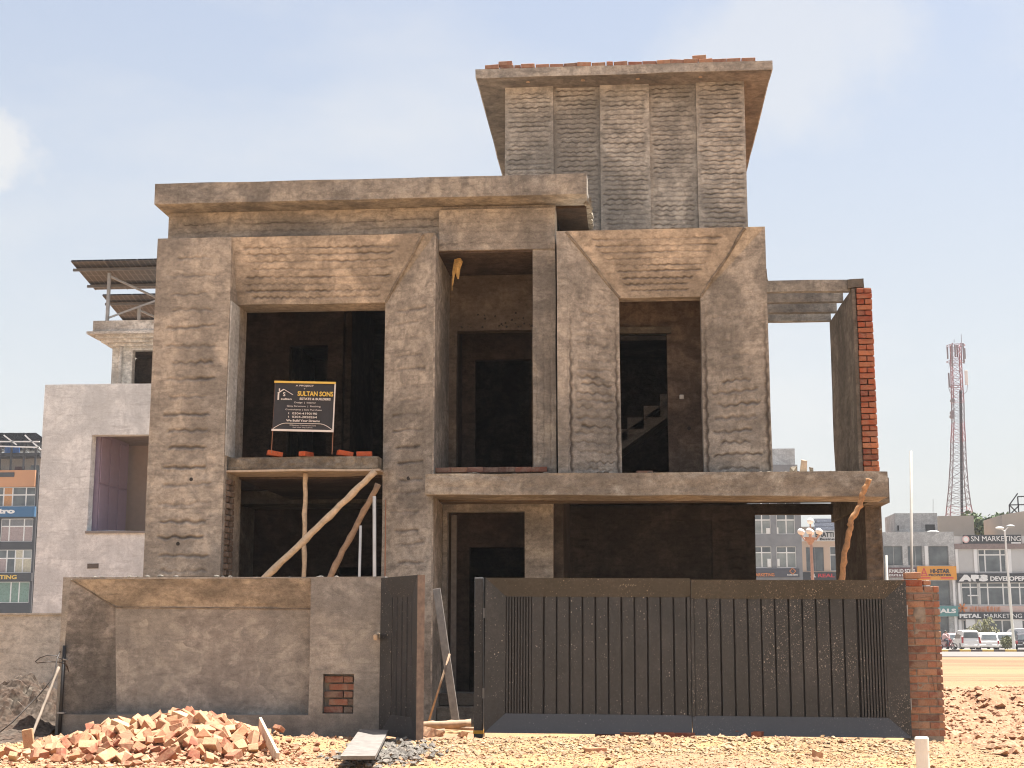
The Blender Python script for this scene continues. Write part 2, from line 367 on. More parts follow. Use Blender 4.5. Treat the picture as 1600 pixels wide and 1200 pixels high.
g.link(g.tc, wv.inputs['Vector']); g.col(wv.outputs['Color'])
def flat(name, c, rough=.6): return mat(name, c, rough)

# ------------------------------------------------------------------ text
def text(parent, s, x, z, h, m, y, width=None, bold=0., local=False, align='CENTER', shear=0., tilt=0., name='lettering'):
    cu = bpy.data.curves.new('t', 'FONT'); cu.body = s; cu.align_x = 'CENTER'; cu.align_y = 'CENTER'
    cu.offset = bold; cu.extrude = .02; cu.shear = shear; cu.resolution_u = 3
    o = bpy.data.objects.new('t', cu); C.objects.link(o)
    dg = bpy.context.evaluated_depsgraph_get(); me = bpy.data.meshes.new_from_object(o.evaluated_get(dg))
    bpy.data.objects.remove(o); bpy.data.curves.remove(cu)
    n = len(me.vertices); V = np.empty(n*3); me.vertices.foreach_get('co', V); V = V.reshape(-1, 3)
    lo_, hi = V.min(0), V.max(0); V -= (lo_+hi)/2; ex = hi-lo_
    sy = h/ex[1]; sxx = width/ex[0] if width else sy
    X = V[:, 0]*sxx; Z = V[:, 1]*sy; D = -V[:, 2]*min(.02, h*.08)/.02
    ct, st_ = math.cos(tilt), math.sin(tilt)
    out = np.stack([x+X*ct-Z*st_, y+D, z+X*st_+Z*ct], 1)
    if not local: out = out - LOC[parent]
    me.vertices.foreach_set('co', out.ravel()); me.update(); me.materials.clear(); me.materials.append(m); me.name = name
    o = bpy.data.objects.new(name, me); C.objects.link(o); o.parent = parent
    return o

# ------------------------------------------------------------------ the ground
def gz(x, y):
    x = np.asarray(x, float); y = np.asarray(y, float)
    z = -.30*sst(33, 62, y) + 0*x
    right = sst(3.75, 4.3, x)*sst(16.5, 19, y)
    bank = (-.22 + .36*sst(27.6+.5*vn(x*.5, 0, 0, 5), 30+.5*vn(x*.7, 0, 0, 9), y))
    z = z + right*bank*(1-sst(33, 50, y))
    clod = right*(1-sst(29.5, 31.5, y))
    near = (1-sst(34, 60, y))*sst(8, 12, y)
    z = z + near*(.035*fbm(x*.9, y*.9, 0, 3, 3) + .012*fbm(x*6, y*6, 0, 8, 3))
    z = z + clod*(.12*fbm(x*2.4, y*1.7, 0, 21, 4) + .05*np.abs(vn(x*7, y*5, 0, 15)))
    z = z + near*.012*vn(x*13, y*13, 0, 41)
    # low ridge of brown clay in front of the wall
    z = z + .10*np.exp(-(((x+3.9)/.75)**2+((y-16.55)/.55)**2))*(1+.5*vn(x*4, y*4, 0, 3))
    z = z + .085*np.exp(-(((x-.6)/3.2)**4+((y-17.0)/.45)**2))
    z = z - .06*np.exp(-(((x-6.6)/.35)**2+((y-29.2)/.9)**2))*4*right      # washed-out gully in the bank
    # trenchy berms on the open land
    z = z + .16*np.exp(-((y-62-2*vn(x*.05, 1, 0, 2))/3.)**2)*sst(3, 8, x) + .25*np.exp(-((y-84)/5.)**2)*(.6+.4*vn(x*.4, y*.3, 0, 6))*sst(3, 8, x)
    return z
def grow(a, b, d, k=1.22):
    r = []; x = a
    while x < b: x += d; d *= k; r.append(min(x, b))
    return r
xs = np.array([-t for t in grow(8.6, 700, .08)][::-1] + list(np.arange(-8.6, 9.4, .045)) + grow(9.4, 700, .06))
ys = np.array([-t for t in grow(-13.2, 60, .1, 1.3)][::-1] + list(np.arange(13.2, 19.5, .045)) + list(np.arange(19.5, 34, .09)) + grow(34, 1500, .12, 1.035))
XX, YY = np.meshgrid(xs, ys); ZZ = gz(XX, YY)
g_ = MB(); idx = np.arange(XX.size).reshape(XX.shape)
g_.v.append(np.stack([XX, YY, ZZ], -1).reshape(-1, 3)); g_.f = list(map(tuple, np.stack([idx[:-1, :-1], idx[:-1, 1:], idx[1:, 1:], idx[1:, :-1]], -1).reshape(-1, 4).tolist()))
SOIL = mat('soil', rough=.97, spec=.1); g = G(SOIL)
sand, clay, pink, grey = (.38, .245, .118), (.27, .155, .09), (.33, .19, .115), (.25, .215, .17)
a = g.noise(.55, 8, .6, .6); c = g.mix(sand, pink, g.ramp(a, [(.42, 0), (.6, 1)]))
sp = g.n('ShaderNodeSeparateXYZ'); g.link(g.tc, sp.inputs[0])
def rng(inp, a, b):
    o = g.n('ShaderNodeMapRange', interpolation_type='SMOOTHSTEP'); o.inputs[1].default_value = a; o.inputs[2].default_value = b; g.link(inp, o.inputs[0]); return o.outputs[0]
c = g.mix(c, pink, g.mix(rng(sp.outputs['X'], 3.2, 4.6), rng(sp.outputs['Y'], 15.5, 17.5), 1., 'MULTIPLY'))
c = g.mix(c, clay, g.ramp(g.noise(1.9, 8, .65, .8), [(.5, 0), (.68, .75)]))
c = g.mix(c, grey, g.ramp(g.noise(2.6, 8, .65, .5, g.map((1, 1.6, 1), (7, 3, 0))), [(.56, 0), (.7, .7)]))
far = rng(sp.outputs['Y'], 30, 34)
c = g.mix(c, g.mix((.22, .115, .07), (.28, .175, .097), g.ramp(g.noise(.16, 7, .65, .6, g.map((.25, 1.5, 1))), [(.42, 0), (.58, 1)])), far)
fn = g.noise(38, 8, .72); c = g.mix(c, g.ramp(fn, [(.25, .62), (.7, 1.22)]), 1., 'MULTIPLY')
g.col(c); n1 = g.bump(g.noise(7, 9, .7), .7, .05); g.bump(fn, .8, .012, n1)
go = g_.build('ground', SOIL, smooth=False); tag(go, 'dusty yellow and clay coloured building-plot ground', kind='structure')

def pebbles(n, fx, fy, size, seed, lift=.3, flatten=.7):
    rs = np.random.RandomState(seed)
    x, y = fx(rs, n), fy(rs, n); r = size[0]*(size[1]/size[0])**(rs.rand(n)**2.2)
    base = np.array([(1, 0, 0), (0, 1, 0), (-1, 0, 0), (0, -1, 0), (0, 0, 1), (0, 0, -1), (.6, .6, .55), (-.6, -.5, .6)], float)
    F = [(0, 6, 4), (6, 1, 4), (1, 2, 4), (2, 7, 4), (7, 3, 4), (3, 0, 4), (0, 1, 6), (2, 3, 7), (1, 0, 5), (2, 1, 5), (3, 2, 5), (0, 3, 5)]
    V = base[None]*(1+.35*rs.randn(n, 8, 1)*.6)*np.stack([np.ones(n), .6+.5*rs.rand(n), flatten*(.6+.6*rs.rand(n))], 1)[:, None]
    q = rs.rand(n)*6.28; cx, sxn = np.cos(q)[:, None], np.sin(q)[:, None]
    V = np.stack([V[..., 0]*cx-V[..., 1]*sxn, V[..., 0]*sxn+V[..., 1]*cx, V[..., 2]], -1)*r[:, None, None]
    V += np.stack([x, y, gz(x, y)+r*lift], 1)[:, None]
    f = (np.array(F)[None]+8*np.arange(n)[:, None, None]).reshape(-1, 3)
    m = MB(); m.v.append(V.reshape(-1, 3)); m.f = list(map(tuple, f.tolist())); m.n = n*8
    return m
def stonemat(name, cols):
    m = mat(name, rough=.95, spec=.15); g = G(m)
    c = g.ramp(g.noise(3.5, 2, .5, 0), [(.28+.44*i/(len(cols)-1), k) for i, k in enumerate(cols)])
    f = g.noise(45, 6, .7); c = g.mix(c, g.ramp(g.noise(23, 1), [(.3, .6), (.7, 1.35)]), 1., 'MULTIPLY')
    g.col(c); g.bump(f, .5, .006); return m
STN = stonemat('gravel_stone', [(.28, .165, .10), (.36, .235, .12), (.31, .23, .15), (.38, .265, .145), (.25, .14, .09)])
CLD = stonemat('clod', [(.32, .185, .115), (.37, .235, .145), (.28, .155, .095), (.40, .265, .165)])
GRY = stonemat('grey_rubble', [(.10, .09, .078), (.19, .17, .145), (.13, .115, .10), (.26, .22, .18)])
pb = pebbles(26000, lambda r, n: -8+13*r.rand(n), lambda r, n: 13.4+4.1*r.rand(n)**1.1, (.005, .022), 1)
tag(pb.build('gravel', STN), 'loose gravel and crumbs scattered over the ground before the gate', kind='stuff')
pb = pebbles(800, lambda r, n: -7.5+11.5*r.rand(n), lambda r, n: 13.8+3.6*r.rand(n), (.015, .05), 12)
tag(pb.build('loose_stones', CLD), 'larger loose stones and earth lumps before the wall and gate', kind='stuff')
pb = pebbles(2600, lambda r, n: -7.0+4.1*r.rand(n), lambda r, n: 17.5-.22*np.abs(r.randn(n)), (.012, .05), 13, .5)
tag(pb.build('wall_foot_debris', CLD), 'earth and plaster debris banked against the foot of the boundary wall', kind='stuff')
pb = pebbles(3600, lambda r, n: -2.9+6.2*r.rand(n), lambda r, n: 16.3+.7*r.randn(n)*.55, (.01, .04), 2)
tag(pb.build('crushed_rubble', STN), 'band of crushed stone under the dark gate', kind='stuff')
pb = pebbles(7000, lambda r, n: 3.8+8.*r.rand(n), lambda r, n: 15+16*r.rand(n), (.02, .11), 3, .2, .6)
tag(pb.build('soil_clods', CLD), 'reddish clods of turned soil right of the brick pillar', kind='stuff')
pb = pebbles(1300, lambda r, n: -2.55+.22*r.randn(n), lambda r, n: 15.6+.75*r.randn(n)*.9, (.015, .05), 4, .6)
tag(pb.build('grey_gravel', GRY), 'patch of grey concrete crumbs beside the plank in front of the small gate', kind='stuff')

# far road, kerb, verge
ROAD = simple('road_asphalt', (.165, .135, .12), .9, var=.1, sc=.6)
m_ = MB().patch((-600, 97, -.262), (600, 97, -.262), (600, 121, -.262), (-600, 121, -.262), 30); tag(m_.build('road', ROAD), 'distant dusty road in front of the shops', kind='structure')
m_ = MB().patch((-600, 124.8, -.258), (600, 124.8, -.258), (600, 156, -.258), (-600, 156, -.258), 30)
tag(m_.build('service_road', simple('parking_asphalt', (.2, .18, .165), .9, var=.15, sc=.5)), 'parking strip along the shops', kind='structure')
KY, KB = simple('kerb_yellow', (.62, .42, .10), .8), simple('kerb_black', (.10, .08, .06), .8)
GRASS = stonemat('verge_grass', [(.16, .17, .05), (.22, .19, .07), (.12, .14, .04), (.3, .22, .1)])
vg = MB().box(-300, 400, 121.25, 124.5, -.35, -.14); tag(vg.build('verge', GRASS), 'thin grassy verge between road and parking strip', kind='structure')
kp = bpy.data.objects.new('kerb', None); C.objects.link(kp); LOC[kp] = np.array((0, 121.1, -.3)); kp.location = (0, 121.1, -.3); tag(kp, 'low kerb painted yellow and black along the far road', kind='structure')
ky = MB().box(-.45, .45, -.12, .14, 0, .2); kme = ky.build('kerb_stone', KY, kp, local=True, bevel=.02)
kme2 = MB().box(-.45, .45, -.12, .14, 0, .2).build('kerb_stone', KB, kp, local=True, bevel=.02)
kx = at(1455, 1013, 121)[0]
for k in range(46):
    o = kme if k == 0 else (kme2 if k == 1 else (kme if k % 2 == 0 else kme2).copy())
    if k > 1: C.objects.link(o)
    o.location = (kx - 19*.9 + k*.9, 0, 0)

# ------------------------------------------------------------------ grooved plaster relief
def grooves(sp=.24, amp=.012, lam=.15, w=.016, dep=.014, seed=0, mx=.08, mz=.1, jit=.3, vert=0, lo=.15, vfade=None, drift=.02, trim=.18, irr=.8):
    rs = np.random.RandomState(seed)
    def h(s_, t, wl, hl):
        out = .0035*fbm(s_*3, t*3, 0, seed, 3)
        z = mz; rows = []
        while z < hl-mz: rows.append(z); z += sp*(1+jit*(rs.rand()-.5))
        st = rs.get_state()
        g = np.zeros_like(s_)
        for i, r in enumerate(rows):
            ph, d = rs.rand()*6.28, dep*(lo+(1-lo)*rs.rand())
            if vfade: d = d*vfade(r/hl)
            a0, a1 = mx+rs.rand()**2*trim, mx+rs.rand()**2*trim
            y = r + drift*vn(s_*2.3, r*3, 0, seed+i) + amp*irr*vn(s_*1.25/lam, r*5, 0, seed+i+5) + amp*(.42+.5*vn(s_*1.7, r*5, 0, seed+i+9)+.3)*np.sin(2*math.pi*s_/(lam*(.8+.45*((i*7919) % 13)/13))*(1+.12*vn(s_*.9, r, 0, seed+4)) + ph)
            ww = w*(1+.35*vn(s_*4, r*7, 0, seed+i+2))
            sm_ = sst(-.75, -.05, vn(s_*1.9, (r+1)*1.6, 0, seed+77))*.5+.5
            m = sm_*np.clip((s_-a0)/.04, 0, 1)*np.clip((wl-a1-s_)/.04, 0, 1)*(.75+.35*vn(s_*3, r*4, 0, seed+i+20))
            u = (t-y)/ww
            g = np.maximum(g, d*m*np.exp(-u*u)) - .0
            out = out + .25*d*m*np.exp(-((t-y+1.6*ww)/ww)**2)
        if vert:
            for e in (0, 1):
                c = .05 + 0*s_; sd = s_ if e == 0 else wl-s_
                x = sd - .055 - .010*np.sin(2*math.pi*t/(lam*1.3)+e*2)
                g = np.maximum(g, dep*vert*np.exp(-(x/w)**2)*sst(0, .1, t)*sst(hl, hl-.1, t)*np.clip(1.6-t/hl*1.6, 0, 1))
        h.mark = np.clip(1.5*g/max(dep, .008), 0, 1)
        return out - g
    return h

# ------------------------------------------------------------------ bricks
def brick_mesh(name, L=.229, Wd=.112, H=.072, seed=0):
    b = bmesh.new(); bmesh.ops.create_cube(b, size=1)
    rs = random.Random(seed)
    for v in b.verts:
        v.co = Vector((v.co.x*L, v.co.y*Wd, v.co.z*H)) + Vector([rs.uniform(-.003, .003) for _ in range(3)])
    bmesh.ops.bevel(b, geom=b.edges[:], offset=.005, segments=1, affect='EDGES')
    me = bpy.data.meshes.new(name); b.to_mesh(me); b.free(); return me
BS = [brick_mesh('brick', seed=k) for k in range(4)]
BH = [brick_mesh('brick', L=.107, Wd=.112, seed=20+k) for k in range(4)]
def setmat(mes, m):
    r = []
    for me in mes: c = me.copy(); c.materials.append(m); r.append(c)
    return r
BH_D = setmat(BH, brickmat('cemented_brick', [(.16, .11, .08), (.22, .16, .12), (.13, .085, .06), (.2, .14, .1)], .6, (.24, .2, .16)))
BS_R, BH_R, BS_W, BH_W, BS_C = setmat(BS, BRK), setmat(BH, BRK), setmat(BS, BRK2), setmat(BH, BRK2), setmat(BS, BRC)
def put(me, loc, rot=(0, 0, 0), parent=None, name='brick', scale=None):
    o = bpy.data.objects.new(name, me); C.objects.link(o)
    if parent is not None: o.parent = parent; loc = tuple(np.array(loc)-LOC[parent])
    o.location = loc; o.rotation_euler = rot
    if scale: o.scale = scale
    return o
ju = lambda a: random.uniform(-a, a)

# ------------------------------------------------------------------ the house
F = 20.6
H = thing('unfinished_house', 'large unfinished two-storey house in bare brown plaster with a square tower', 'house', (-2., F, 0))
YB = 31.
# left pillar
m = MB().box(-7.0, -5.86, F, 21.6, -.15, 7.15, .35, grooves(.27, .013, .19, .022, .024, 3, .16, .12, .35, lo=.4, vfade=lambda v: .55 if v > .93 else 1.))
m.build('pillar', PL, H, wob=.012)
# reveal of fresh plaster on the right side of the pillar
MB().box(-5.858, -5.84, F+.03, 21.1, 3.84, 6.17, .2).build('reveal_plaster', FINW, H, wob=.012)
# splayed lintel of the left bay
lt = grooves(.135, .011, .135, .017, .020, 11, .12, .12, .3, lo=.45, drift=.012)
m = MB(); m.patch((-5.86, 21.04, 6.2), (-3.58, 21.04, 6.2), (-2.94, F, 7.14), (-5.86, F, 7.14), .015, lt)
m.quad((-5.86, F, 7.14), (-2.94, F, 7.14), (-2.94, 21.07, 7.14), (-5.86, 21.07, 7.14))
m.patch((-5.86, 21.6, 6.2), (-3.58, 21.6, 6.2), (-3.58, 21.04, 6.2), (-5.86, 21.04, 6.2), .3)
m.quad((-3.58, 21.6, 6.2), (-5.86, 21.6, 6.2), (-5.86, 21.6, 7.14), (-3.58, 21.6, 7.14))
m.build('splayed_lintel', PLS, H, wob=.012)
# splayed jamb right of the left bay, down to the ground
jm = grooves(.235, .007, .30, .021, .020, 17, .12, .15, .4, lo=.3)
m = MB(); m.patch((-3.58, 21.04, -.15), (-2.77, F, -.15), (-2.77, F, 6.2), (-3.58, 21.04, 6.2), .016, jm)
m.poly([(-3.58, 21.04, 6.2), (-2.77, F, 6.2), (-2.77, F, 7.14), (-2.94, F, 7.14)])
m.patch((-2.77, F, -.15), (-2.77, 22.4, -.15), (-2.77, 22.4, 7.14), (-2.77, F, 7.14), .35)
m.patch((-3.58, 22.4, -.15), (-3.58, 21.04, -.15), (-3.58, 21.04, 6.2), (-3.58, 22.4, 6.2), .35)
m.poly([(-3.58, 21.07, 7.14), (-2.94, F, 7.14), (-2.77, F, 7.14), (-2.77, 21.07, 7.14)])
m.build('splayed_jamb', PLJ, H, wob=.012)
# rolled corner bead down the jamb
MB().tube([(-2.775, F+.004, -.1), (-2.775, F+.004, 7.1)], .014, 8).build('corner_bead', PL, H, wob=.012)
# slab edge between the storeys, left bay
def rough_edge(s_, t, wl, hl): return .03*fbm(s_*4, t*6, 0, 4, 4)+.012*vn(s_*22, t*22, 0, 2)
MB().box(-5.84, -3.6, 20.75, 24.5, 3.64, 3.82, .3, rough_edge, .02).build('floor_slab', CON, H, wob=.02)
MB().box(-5.9, -3.56, 20.72, 21.4, 3.602, 3.632, .3).build('shuttering_board', PLY, H, wob=.03)
MB().box(-5.84, -3.6, 21.41, 25.9, 3.57, 3.632, .5).build('ceiling', PLI, H)
# broken brick ends in the left jamb below the slab
for k in range(17):
    put(random.choice(BH_D), (-5.845-(.03 if k % 2 else 0), 20.80+ju(.01), 2.05+k*.0885), (0, 0, ju(.05)), H)
    put(random.choice(BH_D), (-5.85, 20.95+ju(.01), 2.05+k*.0885), (0, 0, ju(.05)), H)
# band wall and cornice slab
bd = grooves(.11, .008, .15, .010, .009, 23, .2, .12, .2, lo=.05)
MB().box(-7.0, -1.0, 21.07, 21.6, 7.142, 7.68, .4, bd, .018).build('band_wall', PL, H, wob=.012)
MB().box(-2.765, -1.0, 20.95, 21.068, 6.96, 7.6, .3, grooves(.16, .008, .2, .012, .006, 25, .1, .1), .02).build('bay_beam', PL, H, wob=.012)
MB().box(-2.765, -1.0, 21.0, 21.6, 7.0, 7.139, .3).build('bay_beam_core', PL, H)
cor = lambda s_, t, wl, hl: .008*fbm(s_*2, t*5, 0, 2, 4)
MB().box(-7.07, -.51, F-.03, 23.34, 7.682, 8.0, .25, cor, .05).build('cornice_slab', PLG, H, wob=.02)
MB().box(-.995, -.53, F+.55, 23.3, 7.64, 7.679, .1).build('shaded_soffit', plaster('shaded_soffit', (.045, .03, .02), (.09, .055, .035), (.13, .09, .06), seed=31.), H, wob=.02)  # dark sheet under the slab end, its deep shade put into the colour
# the broken, unplastered end of the cornice slab
m = MB()
for k in range(26):
    y = F+.35+k*.09; m.hexa([(-.55+ju(.03), y, 7.66+ju(.02)), (-.47+ju(.04), y, 7.66+ju(.02)), (-.47+ju(.04), y+.088, 7.66+ju(.02)), (-.55, y+.088, 7.66), (-.55, y, 7.74), (-.48+ju(.03), y, 7.76+ju(.05)), (-.48+ju(.03), y+.088, 7.76+ju(.05)), (-.55, y+.088, 7.74)])
m.build('broken_slab_edge', CON, H)
# pilaster
vg_ = lambda s_, t, wl, hl: -.010*sum(np.exp(-((s_-.07-.1*k-.008*np.sin(t*21+k))/.013)**2) for k in range(3))*np.clip(1.5-t/2.2, 0, 1)*sst(0, .15, t) + .003*fbm(s_*4, t*4, 0, 4, 3)
MB().box(-1.34, -1.0, 20.97, 22.39, 3.57, 6.958, .35, vg_, .015).build('pilaster', PLG, H, wob=.012)
# loggia between the frames
MB().box(-2.768, -1.342, 20.97, 22.39, 3.53, 3.60, .5).build('loggia_floor', CON, H)
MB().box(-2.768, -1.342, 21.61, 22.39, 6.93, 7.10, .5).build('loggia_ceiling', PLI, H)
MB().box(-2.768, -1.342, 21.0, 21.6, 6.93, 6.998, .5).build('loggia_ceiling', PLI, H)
for k in range(7): put(random.choice(BS_W), (-2.66+k*.235, 20.93, 3.625+ju(.004)), (0, 0, ju(.03)), H)
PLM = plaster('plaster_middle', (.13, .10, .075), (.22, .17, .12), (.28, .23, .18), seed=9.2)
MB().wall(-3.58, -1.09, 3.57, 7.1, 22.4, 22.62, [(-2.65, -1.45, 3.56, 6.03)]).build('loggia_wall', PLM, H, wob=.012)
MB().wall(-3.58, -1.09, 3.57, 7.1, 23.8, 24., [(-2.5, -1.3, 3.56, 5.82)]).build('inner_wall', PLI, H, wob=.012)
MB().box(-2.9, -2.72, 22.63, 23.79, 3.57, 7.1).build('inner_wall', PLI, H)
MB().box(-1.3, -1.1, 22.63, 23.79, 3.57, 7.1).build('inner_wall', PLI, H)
MB().box(-1.62, -1.60, 27, 27.03, 3.8, 5.1).build('door_edge', PLM, H)
# right frame: a funnel round the opening
Z0, Z1 = 3.5, 7.13
rl = grooves(.125, .017, .155, .019, .028, 31, .10, .10, .25, vert=1., lo=.6, vfade=lambda v: 1. if v < .30 else (.8 if v < .62 else .3))
rr = grooves(.185, .016, .165, .021, .028, 37, .13, .10, .25, vert=1., lo=.5, vfade=lambda v: 1. if v < .55 else .25)
rt = grooves(.125, .011, .125, .016, .020, 41, .22, .14, .2, lo=.6, irr=.5, drift=.008)
m = MB(); m.patch((-.05, 21.04, 6.2), (1.15, 21.04, 6.2), (1.81, F, Z1), (-.81, F, Z1), .015, rt)
m.quad((-.81, F, Z1), (1.81, F, Z1), (1.81, 21.3, Z1), (-.81, 21.3, Z1))
m.patch((-.05, 21.3, 6.2), (1.15, 21.3, 6.2), (1.15, 21.04, 6.2), (-.05, 21.04, 6.2), .3)
m.quad((1.15, 21.3, 6.2), (-.05, 21.3, 6.2), (-.05, 21.3, Z1), (1.15, 21.3, Z1))
m.build('splayed_lintel', PLS, H, wob=.012)
m = MB(); m.patch((-.81, F, Z0), (-.05, 21.04, Z0), (-.05, 21.04, 6.2), (-.81, F, 6.2), .014, rl)
m.patch((-.96, F, Z0), (-.812, F, Z0), (-.812, F, Z1), (-.96, F, Z1), .3)
m.poly([(-.81, F, 6.2), (-.05, 21.04, 6.2), (-.81, F, Z1)])
m.patch((-.96, 21.3, Z0), (-.96, F, Z0), (-.96, F, Z1), (-.96, 21.3, Z1), .3)
m.patch((-.05, 21.04, Z0), (-.05, 21.3, Z0), (-.05, 21.3, 6.2), (-.05, 21.04, 6.2), .3)
m.patch((-.05, 21.3, Z0), (-.96, 21.3, Z0), (-.96, 21.3, Z1), (-.05, 21.3, 6.2), .5)
m.quad((-.96, F, Z1), (-.81, F, Z1), (-.81, 21.3, Z1), (-.96, 21.3, Z1))
m.build('splayed_jamb', PLJ, H, wob=.012)
m = MB(); m.patch((1.15, 21.04, Z0), (2.09, F, Z0), (2.09, F, 6.2), (1.15, 21.04, 6.2), .014, rr)
m.poly([(1.15, 21.04, 6.2), (2.09, F, 6.2), (2.09, F, Z1), (1.81, F, Z1)])
m.patch((2.09, F, Z0), (2.09, YB, Z0), (2.09, YB, Z1), (2.09, F, Z1), .5)
m.patch((1.15, 21.3, Z0), (1.15, 21.04, Z0), (1.15, 21.04, 6.2), (1.15, 21.3, 6.2), .3)
m.patch((2.0, 21.3, Z0), (1.15, 21.3, Z0), (1.15, 21.3, 6.2), (2.0, 21.3, Z1), .5)
m.quad((1.81, F, Z1), (2.09, F, Z1), (2.09, 21.3, Z1), (1.81, 21.3, Z1))
m.build('splayed_jamb', PLJ, H, wob=.012)
def mitre(a, b):
    a, b = np.array(a, float), np.array(b, float); P = [a+(b-a)*t+np.array((.012*vn(t*7, 1, 0, 3), -.002, .012*vn(t*6, 5, 0, 2))) for t in np.linspace(0, 1, 16)]
    MB().tube(P, [.016+.014*abs(float(vn(t*9, 4, 0, 7))) for t in np.linspace(0, 1, 16)], 7).build('mitre_seam', PLD, H, wob=.012)
PLD = plaster('plaster_darker', (.17, .15, .125), (.30, .26, .21), (.42, .38, .33), seed=27.1)  # darker plaster for the beads along mitres and bevels
mitre((-3.58, 21.04, 6.2), (-2.94, F, 7.13)); mitre((-.05, 21.04, 6.2), (-.81, F, 7.12)); mitre((1.15, 21.04, 6.2), (1.81, F, 7.12))
# room behind the right opening
MB().wall(-1.08, 2.08, 3.53, 7.0, 22.3, 22.52, [(-.6, .68, 3.5, 5.97)]).build('inner_wall', plaster('plaster_patchy', (.10, .075, .06), (.235, .175, .13), (.3, .24, .19), seed=11.1, pale_amt=.3), H, wob=.012)
MB().box(-.75, .74, 22.18, 22.298, 5.9, 6.0, .1).build('door_lintel', CON, H, wob=.03)
st = MB()
for k in range(9): st.box(-1.3+k*.27, -1.03+k*.27, 23.5, 24.6, 3.62+k*.19, 3.81+k*.19)
st.hexa([(-1.3, 23.5, 3.35), (1.13, 23.5, 5.05), (1.13, 24.6, 5.05), (-1.3, 24.6, 3.35), (-1.3, 23.5, 3.615), (1.13, 23.5, 5.325), (1.13, 24.6, 5.325), (-1.3, 24.6, 3.615)])
st.build('staircase', plaster('plaster_stair', (.2, .17, .14), (.3, .26, .21), (.36, .32, .27), seed=3.3), H)
# shell: roof slabs, side walls, back wall, floors, partition walls
MB().box(-6.99, -6.8, 21.61, YB, -.15, 7.68, 1.).build('side_wall', PL, H)
MB().box(-1.05, 2.085, 21.31, 23.34, 7.0, 7.12, .5).build('roof_slab', PL, H)
MB().box(-7.06, -1.05, 23.36, YB, 7.69, 7.99, 1.).build('roof_slab', PLG, H)
MB().box(-6.79, 2.08, YB-.2, YB, -.15, 7.68, 1.).build('back_wall', PLI, H)
MB().box(-6.79, -3.6, 24.8, YB-.21, 3.5, 3.72, 1.).build('floor_slab', CON, H)
MB().box(-3.57, 2.08, 22.53, YB-.21, 3.46, 3.56, 1.).build('floor_slab', CON, H)
MB().box(-6.79, -3.6, 21.61, 23.35, 7.15, 7.6, 1.).build('ceiling', PLI, H)
MB().box(-6.79, -3.6, 24.2, YB-.21, 7.2, 7.6, 1.).build('ceiling', PLI, H)
MB().box(-3.57, -1.1, 22.63, YB-.21, 7.12, 7.6, 1.).build('ceiling', PLI, H)
MB().box(-1.09, 2.08, 28.7, YB-.21, 7.1, 7.6, 1.).build('ceiling', PLI, H)
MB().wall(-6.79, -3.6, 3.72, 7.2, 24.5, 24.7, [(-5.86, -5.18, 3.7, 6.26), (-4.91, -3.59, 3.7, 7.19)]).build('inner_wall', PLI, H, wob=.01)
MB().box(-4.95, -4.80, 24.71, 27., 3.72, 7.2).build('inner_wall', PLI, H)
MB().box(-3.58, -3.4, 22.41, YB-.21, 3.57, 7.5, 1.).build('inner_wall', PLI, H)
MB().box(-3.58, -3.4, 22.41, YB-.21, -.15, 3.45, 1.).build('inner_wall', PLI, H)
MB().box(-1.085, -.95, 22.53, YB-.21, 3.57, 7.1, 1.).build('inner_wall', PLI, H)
MB().wall(-6.79, -3.6, -.1, 3.56, 26., 26.2, [(-5.2, -3.8, 0, 2.45)]).build('inner_wall', PLI, H, wob=.01)
MB().box(-6.9, 2.0, 21.7, YB, -.12, .02, 1.).build('ground_floor', CON, H)
# entrance
MB().wall(-2.765, -1.09, -.1, 3.3, 21.7, 21.92, [(-2.70, -1.52, .4, 3.08)], .4, front=lambda x, z: .008*fbm(x*7, z*7, 0, 3, 4), fres=.03).build('entrance_wall', PLG, H, wob=.012)
MB().wall(-3.39, -1.0, -.1, 3.4, 23., 23.2, [(-2.50, -1.3, .3, 2.62)]).build('inner_wall', PLI, H, wob=.01)
MB().box(-2.86, -2.75, 21.93, 22.99, -.1, 3.4).build('inner_wall', PLI, H)
MB().box(-2.76, -1.4, 21.1, 21.69, -.1, .22).build('entrance_step', CON, H, bevel=.01)
MB().box(-2.76, -1.4, 21.4, 21.69, .221, .40).build('entrance_step', CON, H, bevel=.01)
MB().box(-2.66, -2.58, 21.93, 22.02, .4, 3.05).build('door_frame', PLANK, H)
# ledge over the entrance and porch
lf = lambda s_, t, wl, hl: .012*fbm(s_*3, t*8, 0, 6, 4)
m = MB(); A = [(-2.85, 20.35, 3.22), (3.65, 20.35, 3.14), (3.65, 21.2, 3.14), (-2.85, 21.2, 3.22), (-2.85, 20.35, 3.51), (3.65, 20.35, 3.50), (3.65, 21.2, 3.50), (-2.85, 21.2, 3.51)]
for q in [(1, 2, 6, 5), (2, 3, 7, 6), (3, 0, 4, 7), (3, 2, 1, 0), (4, 5, 6, 7)]: m.patch(*[A[i] for i in q], .25)
m.patch(A[0], A[1], A[5], A[4], .04, lf)
m.build('ledge', plaster('plaster_ledge', (.25, .22, .18), (.43, .375, .30), (.62, .59, .51), seed=12.5, pale_amt=.75), H, wob=.02)
MB().box(-2.76, 3.54, 21.21, 21.68, 3.19, 3.46, .5).build('ledge_soffit', PLM, H)
